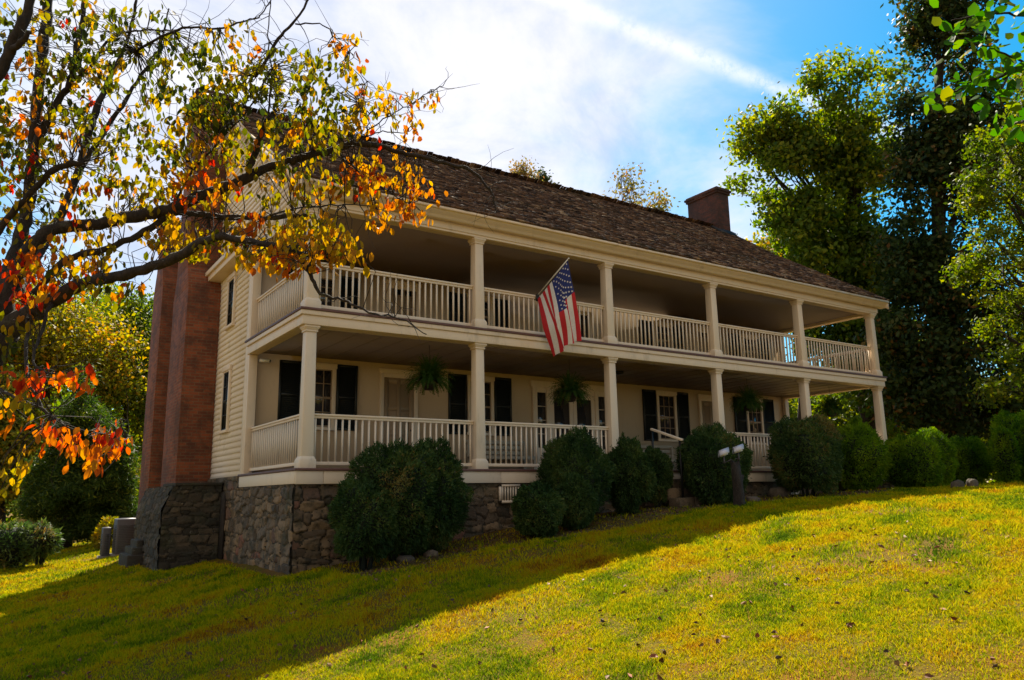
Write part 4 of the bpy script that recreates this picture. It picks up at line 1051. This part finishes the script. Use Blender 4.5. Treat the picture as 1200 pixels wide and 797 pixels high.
for (px, py, lab) in ((848, 531, 'left silver floodlight head on top of the stump'), (865, 527, 'right silver floodlight head on top of the stump')):
    c = at(px, py, dstu)
    e = empty('floodlight', c, lab, 'lamp', 'pair of floodlights fixed to the tree stump')
    ax = at(px+8, py-3, dstu)-at(px-8, py+3, dstu); ax /= np.linalg.norm(ax)
    upn = np.array([0, 0, 1.]); fr = np.cross(ax, upn); fr = fr/np.linalg.norm(fr); tl = upn*.8+fr*.6
    # half-cylinder hood
    m_ = MB(); hw = .105; R_ = .085; Vv = []; ang = np.linspace(-.6, math.pi+.3, 14); f1 = -fr; u1 = upn
    for sg in (-1, 1):
        for rr in (R_, R_*.86):
            for t_ in ang: Vv.append(c+ax*sg*hw+(f1*math.cos(t_)+u1*math.sin(t_))*rr)
    k = 14; Qq = []
    for j in range(k-1): Qq += [(j, j+1, 2*k+j+1, 2*k+j), (k+j, 2*k+k+j, 2*k+k+j+1, k+j+1), (j, k+j, k+j+1, j+1), (2*k+j, 2*k+j+1, 3*k+j+1, 3*k+j)]
    m_.raw(Vv, Qq)
    for sg in (-1, 1):
        Vv = [c+ax*sg*(hw-.004)]+[c+ax*sg*(hw-.004)+(f1*math.cos(t_)+u1*math.sin(t_))*R_*.95 for t_ in ang]; m_.raw(Vv, None, [(0, 1+j, 2+j) for j in range(13)])
    m_.build('hood', M['silver'], e)
    m_ = MB(); m_.tube([c-ax*.08-upn*.02, c+ax*.08-upn*.02], .035, 12); m_.build('bulb', M['white'], e)
    jn = P[-1]+np.array([0, 0, -.02]); m_ = MB(); m_.tube([c-upn*.05, c-upn*.15+fr*.02, c-upn*.20], [.014, .014, .03], 8); m_.tube([c-upn*.20, jn+(c-jn)*.3, jn], .009, 8); m_.build('bracket', M['ac'], e)

# ------------------------------------------------------------------ air conditioning units and stone steps at the left end
def acunit(x0, x1, y0, y1, z1, label):
    zb = float(zg(x0, y0))-.02; c = ((x0+x1)/2, (y0+y1)/2, zb)
    e = empty('air_conditioner', c, label, 'air conditioner', 'outdoor air conditioning units left of the chimneys')
    m_ = MB(); m_.box(x0, x1, y0, y1, zb+.08, z1); m_.build('body', M['ac'], e, .02)
    m_ = MB()
    n = int((z1-zb-.25)/.045)
    for k in range(n): z = zb+.14+k*.045; m_.box(x0+.05, x1-.05, y0-.012, y0+.0, z, z+.018); m_.box(x0-.012, x0, y0+.05, y1-.05, z, z+.018)
    m_.build('grille', M['ac_dark'], e)
    m_ = MB(); m_.lathe([(.0, .01), (min(x1-x0, y1-y0)*.4, .01), (min(x1-x0, y1-y0)*.42, .0)], ((x0+x1)/2, (y0+y1)/2, z1+.002), 24); m_.build('fan_guard', M['metal'], e)
    m_ = MB(); m_.box(x0-.06, x1+.06, y0-.06, y1+.06, zb-.1, zb+.079); m_.build('pad', M['rockpad'], e)
acunit(-1.52, -.95, 10.5, 11.15, -.97, 'larger grey air conditioner beside the brick chimney')
acunit(-1.80, -1.60, 10.9, 11.25, -1.2, 'slim grey air conditioner left of the larger one')
e = empty('stone_steps', (-1.75, 7.2, -1.9), 'low dark stone steps at the foot of the brick chimneys', 'steps')
for k in range(3):
    m_ = MB(); m_.box(-1.48-.10*(k+1), -1.435, 6.65-.08*k, 7.6+.1*k, -2.2, -1.38-.16*k); m_.build('step', M['stone_dark'], e, .03, attr=[.3]*6)

# ------------------------------------------------------------------ dogwood close to the camera
dg = empty('dogwood_tree', at(-95, 640, 7.0)*np.array([1, 1, 0])+np.array([0, 0, -2.3]), 'near dogwood with dark crooked branches and orange, gold and olive leaves', 'tree')
def pl(pts):   # (px,py,depth,width in photo pixels)
    P = np.array([at(a, b_, c) for a, b_, c, _ in pts]); R_ = np.array([w_*c/F/2 for _, _, c, w_ in pts]); return P, R_
def dens(P, R_, k=5, jit=.012, seed=0):
    r = np.random.default_rng(seed); n = (len(P)-1)*k; o_ = []; rr = []
    for i in range(n+1):
        t_ = i/n; o_.append(catm(P, t_)); x = t_*(len(P)-1); j = min(int(x), len(P)-2); rr.append(R_[j]+(R_[j+1]-R_[j])*(x-j))
    o_ = np.array(o_); o_[1:-1] += r.normal(size=(len(o_)-2, 3))*jit*.6; rr = np.array(rr)*(1+r.normal(0, .06, len(o_))); return o_, rr
BR = {
 'trunk': [(-100, 640, 7.0, 60), (-70, 520, 7.0, 50), (-30, 440, 7.0, 44), (5, 388, 7.0, 34)],
 'a': [(5, 388, 7.0, 30), (35, 368, 7.0, 22), (62, 352, 6.9, 18), (92, 334, 6.8, 15), (122, 327, 6.8, 13), (160, 318, 6.8, 12), (203, 303, 6.7, 12), (236, 284, 6.7, 11), (262, 277, 6.7, 9), (300, 284, 6.6, 7), (335, 290, 6.6, 7), (358, 299, 6.6, 6), (381, 306, 6.6, 3)],
 'a2': [(356, 298, 6.6, 5), (364, 322, 6.5, 5), (376, 344, 6.5, 4), (402, 352, 6.5, 3), (432, 366, 6.4, 2.5), (470, 374, 6.4, 1.8), (500, 392, 6.4, 1.2)],
 'b': [(0, 370, 7.0, 26), (14, 330, 7.1, 20), (36, 291, 7.2, 16), (63, 269, 7.3, 15), (91, 265, 7.4, 14), (132, 259, 7.5, 14), (165, 252, 7.5, 14), (200, 246, 7.6, 15), (225, 233, 7.6, 13), (263, 220, 7.7, 12), (290, 208, 7.7, 12), (310, 198, 7.8, 10), (338, 190, 7.8, 9), (363, 182, 7.8, 8), (391, 176, 7.9, 8), (416, 168, 7.9, 8), (446, 172, 8, 6.5), (471, 179, 8, 5.5), (497, 185, 8, 5), (524, 192, 8.1, 4.5), (546, 197, 8.1, 4), (560, 206, 8.1, 3.2), (573, 223, 8.1, 2.8), (580, 237, 8.1, 2.2), (581, 249, 8.1, 1.4)],
 'c': [(0, 375, 7.0, 26), (2, 340, 7.2, 18), (14, 305, 7.5, 15), (24, 275, 7.7, 14), (33, 235, 7.9, 14), (38, 200, 8, 14), (42, 150, 8.1, 13), (46, 90, 8.2, 12), (52, 40, 8.3, 12), (56, -10, 8.4, 11), (58, -60, 8.5, 8)],
 'd': [(-60, 180, 6.6, 18), (-20, 110, 6.5, 15), (4, 78, 6.5, 13), (18, 45, 6.5, 13), (30, 20, 6.5, 12), (38, -15, 6.5, 10)],
 'd2': [(12, 60, 6.5, 8), (24, 50, 6.4, 7), (36, 38, 6.4, 5)],
 'e': [(-15, 290, 7.3, 9), (10, 255, 7.3, 8), (35, 228, 7.3, 7), (58, 204, 7.3, 7), (78, 193, 7.3, 7), (96, 190, 7.3, 6)],
 'f': [(39, 180, 8, 10), (52, 148, 8, 9), (70, 116, 8.1, 8), (84, 94, 8.1, 8), (88, 62, 8.1, 7), (96, 30, 8.2, 6), (100, -20, 8.3, 5)],
 'f2': [(84, 94, 8.1, 5), (105, 80, 8.1, 4), (130, 45, 8.1, 3), (165, 36, 8.1, 2.2), (200, 36, 8, 1.6)],
 'g': [(20, 345, 7.8, 12), (45, 300, 8.6, 10), (72, 250, 8.8, 10), (90, 205, 9, 10), (103, 160, 9, 9), (114, 126, 9, 8), (130, 90, 9.1, 6), (148, 50, 9.2, 4), (160, 0, 9.2, 3)],
 'g2': [(90, 205, 9, 7), (112, 170, 9, 6), (138, 132, 9, 5), (160, 96, 9, 4), (185, 60, 9, 2.5), (198, 10, 9, 1.6)],
 'h': [(196, 248, 7.6, 8), (221, 250, 7.6, 7), (261, 254, 7.5, 7), (301, 255, 7.4, 6), (335, 254, 7.4, 6), (361, 252, 7.4, 4.5)],
 'i': [(40, 345, 7.0, 10), (75, 306, 7.2, 8), (125, 291, 7.3, 8), (170, 271, 7.5, 8), (202, 247, 7.6, 7)],
 'j': [(290, 208, 7.7, 8), (300, 178, 7.7, 7), (308, 152, 7.7, 6.5), (317, 134, 7.7, 5)],
 'j2': [(315, 138, 7.7, 2.5), (318, 90, 7.7, 1.8), (314, 40, 7.7, 1.4), (318, -10, 7.8, 1)],
 'k': [(300, 90, 7.6, 3.5), (326, 46, 7.6, 3.5), (346, 24, 7.6, 3), (366, -10, 7.6, 2.5)],
 'k2': [(346, 28, 7.6, 2), (380, 30, 7.6, 1.5), (392, 44, 7.6, 1.2), (410, 60, 7.6, .9)],
 'l': [(160, 60, 7.8, 3), (214, 33, 7.6, 2.8), (255, 34, 7.6, 2.4), (284, 25, 7.6, 2), (305, 17, 7.6, 1.6), (321, -4, 7.6, 1.2)],
 'm': [(203, 242, 7.6, 3), (226, 200, 7.6, 2.6), (262, 160, 7.6, 2.2), (292, 128, 7.5, 1.8), (320, 80, 7.5, 1.4)],
 'n': [(418, 168, 7.9, 4), (424, 160, 7.9, 3), (430, 158, 7.9, 1.8), (432, 134, 7.8, 1.4), (421, 122, 7.8, 1), (430, 95, 7.8, .9)],
 'n2': [(430, 158, 7.9, 1.6), (449, 155, 7.9, 1.4), (474, 156, 7.9, 1)],
 'n3': [(432, 152, 7.9, 1.6), (454, 137, 7.8, 1.4), (477, 125, 7.8, 1.2), (497, 112, 7.7, 1), (519, 101, 7.7, .8)],
 'o': [(395, 177, 7.9, 3), (425, 205, 7.6, 2.2), (455, 225, 7.5, 1.6), (480, 238, 7.5, 1)],
 'p': [(300, 256, 7.4, 2.5), (355, 244, 7.3, 2), (405, 240, 7.3, 1.6), (440, 242, 7.3, 1)],
 'q': [(62, 352, 6.9, 5), (45, 395, 6.4, 4), (40, 425, 6.2, 3), (60, 438, 6.1, 2), (95, 436, 6.1, 1.4)],
 's': [(35, 368, 6.9, 5), (30, 430, 6.4, 4), (52, 480, 6.2, 3), (80, 500, 6.1, 2), (115, 508, 6.1, 1.6), (148, 515, 6.1, 1.2)],
 't': [(-30, 420, 6.8, 8), (0, 455, 6.2, 4), (30, 470, 6, 2.4), (60, 485, 5.9, 1.6)],
}
m_ = MB(); nodes = []; r = np.random.default_rng(17)
for i, (k, pts) in enumerate(BR.items()):
    P, R_ = pl(pts); P2, R2 = dens(P, R_, 5, .010 if k != 'trunk' else 0, i)
    if k == 'trunk': P2[0, 2] = float(zg(P2[0, 0], P2[0, 1]))-.2; mt = MB(); mt.tube(P2, R2, 14); mt.build('trunk', M['bark'], dg, smooth=True)
    else: m_.tube(P2, R2, 9)
    if k not in ('trunk',): nodes.append(P2)
nodes = np.concatenate(nodes)
# leaf bunches: photo regions with how many bunches hang there and their colour range
REG = [ # px,py,rx,ry, depth, n, colour mean, sd
 (60, 40, 75, 55, 7.6, 70, .33, .22), (150, 55, 70, 50, 7.8, 75, .22, .16), (235, 100, 60, 55, 7.7, 90, .22, .15), (270, 60, 40, 40, 7.6, 26, .35, .2), (330, 100, 55, 45, 7.6, 75, .24, .17),
 (385, 110, 42, 50, 7.7, 62, .30, .18), (410, 60, 25, 22, 7.7, 10, .7, .15), (40, 130, 70, 60, 7.8, 75, .38, .25), (130, 130, 60, 55, 8.2, 55, .28, .18), (40, 220, 60, 60, 7.6, 60, .42, .22),
 (170, 190, 60, 45, 7.9, 60, .40, .18), (240, 160, 45, 40, 7.6, 50, .38, .2), (300, 165, 50, 30, 7.6, 40, .38, .16), (375, 155, 45, 25, 7.7, 30, .42, .18),
 (150, 230, 60, 30, 7.8, 45, .48, .15), (240, 215, 40, 30, 7.5, 34, .72, .2), (345, 215, 55, 28, 7.5, 44, .42, .15), (420, 205, 32, 24, 7.7, 26, .62, .12), (455, 218, 38, 32, 7.6, 34, .70, .08), (490, 235, 30, 22, 7.6, 14, .72, .06),
 (215, 275, 42, 22, 7.3, 50, .52, .12), (300, 275, 45, 25, 7.0, 50, .50, .12), (370, 270, 45, 20, 6.9, 50, .52, .08), (330, 300, 45, 14, 6.7, 30, .66, .08), (400, 290, 34, 12, 6.8, 28, .64, .06), (450, 250, 14, 16, 7.3, 6, .75, .06),
 (28, 300, 28, 20, 6.8, 16, .82, .12), (45, 330, 35, 22, 6.6, 18, .78, .16), (100, 290, 45, 30, 7.4, 36, .5, .15), (80, 325, 50, 25, 7.2, 22, .6, .15), (130, 335, 45, 14, 7.0, 12, .4, .15),
 (465, 150, 30, 18, 7.8, 10, .72, .12), (480, 118, 35, 14, 7.7, 13, .62, .15), (430, 125, 14, 28, 7.8, 12, .6, .15), (500, 110, 18, 12, 7.7, 5, .62, .12), (485, 185, 22, 10, 8.0, 6, .7, .08),
 (40, 440, 45, 9, 6.2, 16, .84, .08), (95, 437, 22, 10, 6.1, 7, .86, .06), (70, 505, 28, 16, 6.1, 13, .82, .07), (115, 520, 38, 18, 6.1, 28, .80, .06), (15, 480, 20, 22, 6.1, 7, .45, .15), (15, 560, 25, 30, 5.9, 8, .45, .1), (20, 390, 30, 25, 6.6, 8, .5, .2), (10, 150, 25, 60, 7, 20, .5, .22)]
tw = MB(); LC, LCOL = [], []
for (px, py, rx, ry, d_, n, cm, cs) in REG:
    for _ in range(int(n*.98)):
        a = r.uniform(0, 6.283); q = math.sqrt(r.random()); c = at(px+rx*q*math.cos(a), py+ry*q*math.sin(a), d_+r.normal(0, .38))
        k = np.argmin(((nodes-c)**2).sum(1)); p0 = nodes[k]; dd = np.linalg.norm(c-p0)
        if dd > 1.1:
            c = p0+(c-p0)*1.1/dd if r.random() < .3 else c
        md = (p0+c)/2+r.normal(size=3)*.12*dd+np.array([0, 0, .08*dd]); m1 = p0+(md-p0)*.5+r.normal(size=3)*.03*dd; m2 = md+(c-md)*.5+r.normal(size=3)*.04*dd
        tw.tube([p0, m1, md, m2, c], [.0055, .0045, .0035, .003, .002], 4, cap=False)
        nl = r.integers(3, 7); cm1 = r.normal(cm-.01, cs)+(.35 if r.random() < .04 else 0)
        for j in range(nl):
            o_ = r.normal(size=3)*.045; LC.append(c+o_-np.array([0, 0, .045])); LCOL.append(cm1+r.normal(0, .06))
# bare fine twigs
for _ in range(330):
    p0 = nodes[r.integers(0, len(nodes))]; v = r.normal(size=3)*np.array([1, .5, .8])+np.array([.25, 0, .25]); v /= np.linalg.norm(v); ln = r.uniform(.15, .6); pts = [p0]
    for j in range(5): v = v+r.normal(size=3)*.28; v /= np.linalg.norm(v); pts.append(pts[-1]+v*ln/5)
    tw.tube(pts, np.linspace(.004, .0012, 6), 4, cap=False)
limb = m_.build('branches', M['bark'], dg, smooth=True)
tw.build('twigs', M['bark'], limb)
LC = np.array(LC); V, Q = leaves(LC, .081, r, .56, updir=(0, 0, -1.5), spread=.55, fold=.5)
mesh_obj('leaves', V, Q, M['leaf_dogwood'], dg, attr=np.tile(np.clip(LCOL, 0, 1), 3), uv=False, smooth=False)

# overhanging bough at the top right
tb = at(1500, 620, 5.2); tb[2] = float(zg(tb[0], tb[1]))-.1
ov = empty('leafy_tree', tb, 'near bough of large bright green leaves reaching in at the top right', 'tree')
mt = MB(); mt.tube([tb, tb+(.03, 0, 1.5), at(1480, 200, 5.1), at(1440, -60, 5.0)], [.16, .13, .10, .06], 12); mt.build('trunk', M['bark'], ov, smooth=True)
OB = [[(1480, 150, 5.0, 22), (1380, 90, 4.6, 14), (1290, 60, 4.4, 9), (1215, 68, 4.3, 5), (1185, 84, 4.2, 4), (1150, 98, 4.2, 3), (1120, 106, 4.2, 2.2), (1100, 112, 4.2, 1.5)],
      [(1290, 60, 4.4, 6), (1240, 30, 4.4, 4), (1195, 18, 4.4, 3), (1160, 16, 4.4, 2), (1115, 24, 4.4, 1.5)], [(1185, 84, 4.2, 3), (1172, 110, 4.1, 2), (1180, 138, 4.1, 1.2)], [(1200, 74, 4.3, 3), (1165, 58, 4.3, 2), (1140, 50, 4.3, 1.4), (1112, 38, 4.3, 1)],
      [(1240, 55, 4.4, 5), (1215, 130, 4.3, 3), (1190, 145, 4.2, 2)]]
mo = MB(); on_ = []
for i, p in enumerate(OB): P2, R2 = dens(*pl(p), 6, .006, 50+i); mo.tube(P2, R2, 7); on_.append(P2[12:] if i == 0 else P2)
mo.build('branches', M['bark'], ov, smooth=True)
on_ = np.concatenate(on_); C = []
for _ in range(230): q = on_[r.integers(0, len(on_))]; C.append(q+r.normal(size=3)*np.array([.06, .06, .05])-np.array([0, 0, .01]))
C = np.array(C); V, Q = leaves(C, .085, r, .62, updir=(-.45, 0, -.35), spread=.6, fold=.35)
mesh_obj('leaves', V, Q, M['leaf_near'], ov, attr=np.tile(np.clip(r.normal(.4, .28, len(C)), 0, 1), 3), uv=False)

# ------------------------------------------------------------------ grass and fallen leaves
def grassmat():
    m, t, b = new_mat('grass_blades'); a = nd(t, 'ShaderNodeAttribute', attribute_name='v')
    c = ramp(t, a.outputs['Fac'], [(0, (.06, .12, .004)), (.28, (.21, .27, .003)), (.52, (.47, .40, .003)), (.78, (.45, .26, .004)), (1, (.24, .08, .008))])
    out = t.nodes['Material Output']; tr = t.nodes.new('ShaderNodeBsdfTranslucent'); t.links.new(c, tr.inputs[0]); t.links.new(c, b.inputs['Base Color'])
    b.inputs['Roughness'].default_value = .8; b.inputs['Specular IOR Level'].default_value = .03
    mxs = t.nodes.new('ShaderNodeMixShader'); mxs.inputs[0].default_value = .45; t.links.new(b.outputs[0], mxs.inputs[1]); t.links.new(tr.outputs[0], mxs.inputs[2]); t.links.new(mxs.outputs[0], out.inputs[0])
    return m
PATCH = [(*gpt(a_, b_)[:2], c_) for a_, b_, c_ in ((130, 715, .9), (60, 705, .7), (230, 755, .8), (320, 730, .6), (450, 700, .8), (610, 655, 1.1), (520, 665, 1.0), (720, 620, 1.2), (900, 650, .7), (960, 680, .5))]
def grass():
    r = np.random.default_rng(99); n = 1300000
    # denser towards where blades are seen large
    az = np.where(r.random(n) < .72, r.uniform(-.06, 1.24, n), r.uniform(-.5, 2.0, n)); dist = 3.0*(34/3.0)**(r.random(n)**.85)
    x = CAM[0]+dist*np.sin(az); y = CAM[1]+dist*np.cos(az)
    az2 = az
    P2 = np.stack([x, y, x*0], 1); P2b = P2*.9
    keep = ~((x > XE0-.3) & (x < XR+.3) & (y > -.35) & (y < YB)) & ~((x > BX-.1) & (x < 0) & (y > BY0-.1) & (y < 8.2))
    # mulch strip in front of the porch is nearly bare
    strip = (x > .2) & (x < 26) & (y > -2.4+.35*np.sin(x*.9)+.5*np.clip((x-12)/5, 0, 1)) & (y < 0); keep &= ~(strip & (r.random(n) < .93))
    nz = fbm(P2b, 5, .8); keep &= r.random(n) < np.clip(.85+nz*.5, .25, 1)
    for (qx, qy, qr) in PATCH[:8]: keep &= r.random(n) > .6*np.exp(-((x-qx)**2+(y-qy)**2)/qr**2)
    x, y, dist = x[keep], y[keep], dist[keep]; P2 = P2[keep]; n = len(x)
    h = r.uniform(.016, .050, n)*np.clip(1+.25*fbm(P2, 8, 1.2)+.5*fbm(P2, 9, 7), .4, 2.2)*np.clip(dist/9, .75, 1.5); wd = .0035*np.clip(dist/6, .8, 3.2)
    a = r.uniform(0, 6.283, n); ln = r.uniform(.2, 1.1, n); ca, sa = np.cos(a), np.sin(a); b2 = r.uniform(0, 6.283, n)
    z = zg(x, y)-.004; Z0 = np.zeros(n)
    base = np.stack([x, y, z], 1); s = np.stack([np.cos(b2), np.sin(b2), Z0], 1)*wd[:, None]
    tipo = np.stack([ca*h*ln, sa*h*ln, h], 1); mido = np.stack([ca*h*ln*.25, sa*h*ln*.25, h*.55], 1)
    V = np.stack([base-s, base+s, base+mido+s*.8, base+tipo, base+mido-s*.8], 1).reshape(-1, 3); k = np.arange(n)[:, None]*5
    Qs = k+np.array([[0, 1, 2, 4]]); Ts = k+np.array([[4, 2, 3]])
    v = .40+.12*fbm(P2, 12, .6)+.20*fbm(P2, 13, 1.6)+.20*fbm(P2, 14, 5)+.22*np.clip(fbm(P2, 15, .9)-.3, 0, 1)+r.normal(0, .13, n)
    for (qx, qy, qr) in PATCH: v += .26*np.exp(-((x-qx)**2+(y-qy)**2)/qr**2)*(fbm(P2, 16, 4)*.5+.7)
    v = np.clip(v, 0, 1)
    o = mesh_obj('grass', V, [Qs, Ts], grassmat(), attr=np.concatenate([v, v]), uv=False); tag(o, 'short autumn lawn grass, green and yellow with rusty patches', 'grass', kind='stuff')
    # fallen leaves
    m = 620; az = r.uniform(-.05, 1.22, m); dist = 4.5*(30/4.5)**r.random(m); x = CAM[0]+dist*np.sin(az); y = CAM[1]+dist*np.cos(az)
    kp = ~((x > -1.6) & (x < XR) & (y > -.3)); x, y = x[kp], y[kp]; C = np.stack([x, y, zg(x, y)+.035], 1)
    V, Q = leaves(C, .062, r, .62, fold=1.3, updir=(0, 0, 0), nor=np.zeros((len(C), 3)))
    V = V.reshape(-1, 7, 3); V[:, :, 2] = C[:, None, 2]+(V[:, :, 2]-C[:, None, 2])*.7; V = V.reshape(-1, 3)
    cv = np.tile(np.clip(r.normal(.6, .3, len(C)), 0, 1), 3)
    mm_, t, b = new_mat('fallen_leaf'); at_ = nd(t, 'ShaderNodeAttribute', attribute_name='v'); t.links.new(ramp(t, at_.outputs['Fac'], [(0, (.05, .028, .015)), (.5, (.16, .07, .03)), (.8, (.24, .06, .02)), (1, (.22, .12, .05))]), b.inputs['Base Color']); b.inputs['Roughness'].default_value = .7
    o = mesh_obj('fallen_leaves', V, Q, mm_, attr=cv, uv=False); tag(o, 'brown and reddish fallen leaves scattered over the lawn', 'fallen leaves', kind='stuff')
grass()
# mulch bed along the porch
def mulch():
    r = np.random.default_rng(31); n = 22000; x = r.uniform(.2, 24, n); y = r.uniform(-2.5, -.15, n)+.5*np.clip((x-12)/5, 0, 1)+.3*np.sin(x*.9)*(r.random(n) > .5); y = np.minimum(y, -.2)
    C = np.stack([x, y, zg(x, y)+.012], 1); V, Q = leaves(C, .06, r, .4)
    V = V.reshape(-1, 4, 3); V[:, :, 2] = C[:, None, 2]+(V[:, :, 2]-C[:, None, 2])*.35
    mm_, t, b = new_mat('bark_mulch'); at_ = nd(t, 'ShaderNodeAttribute', attribute_name='v'); t.links.new(ramp(t, at_.outputs['Fac'], [(0, (.03, .02, .014)), (.7, (.09, .055, .035)), (1, (.20, .13, .08))]), b.inputs['Base Color']); b.inputs['Roughness'].default_value = .95
    o = mesh_obj('mulch', V.reshape(-1, 3), Q, mm_, attr=r.random(n)**1.5, uv=False); tag(o, 'dark bark mulch and leaf litter in the planting bed along the porch', 'mulch', kind='stuff')
mulch()
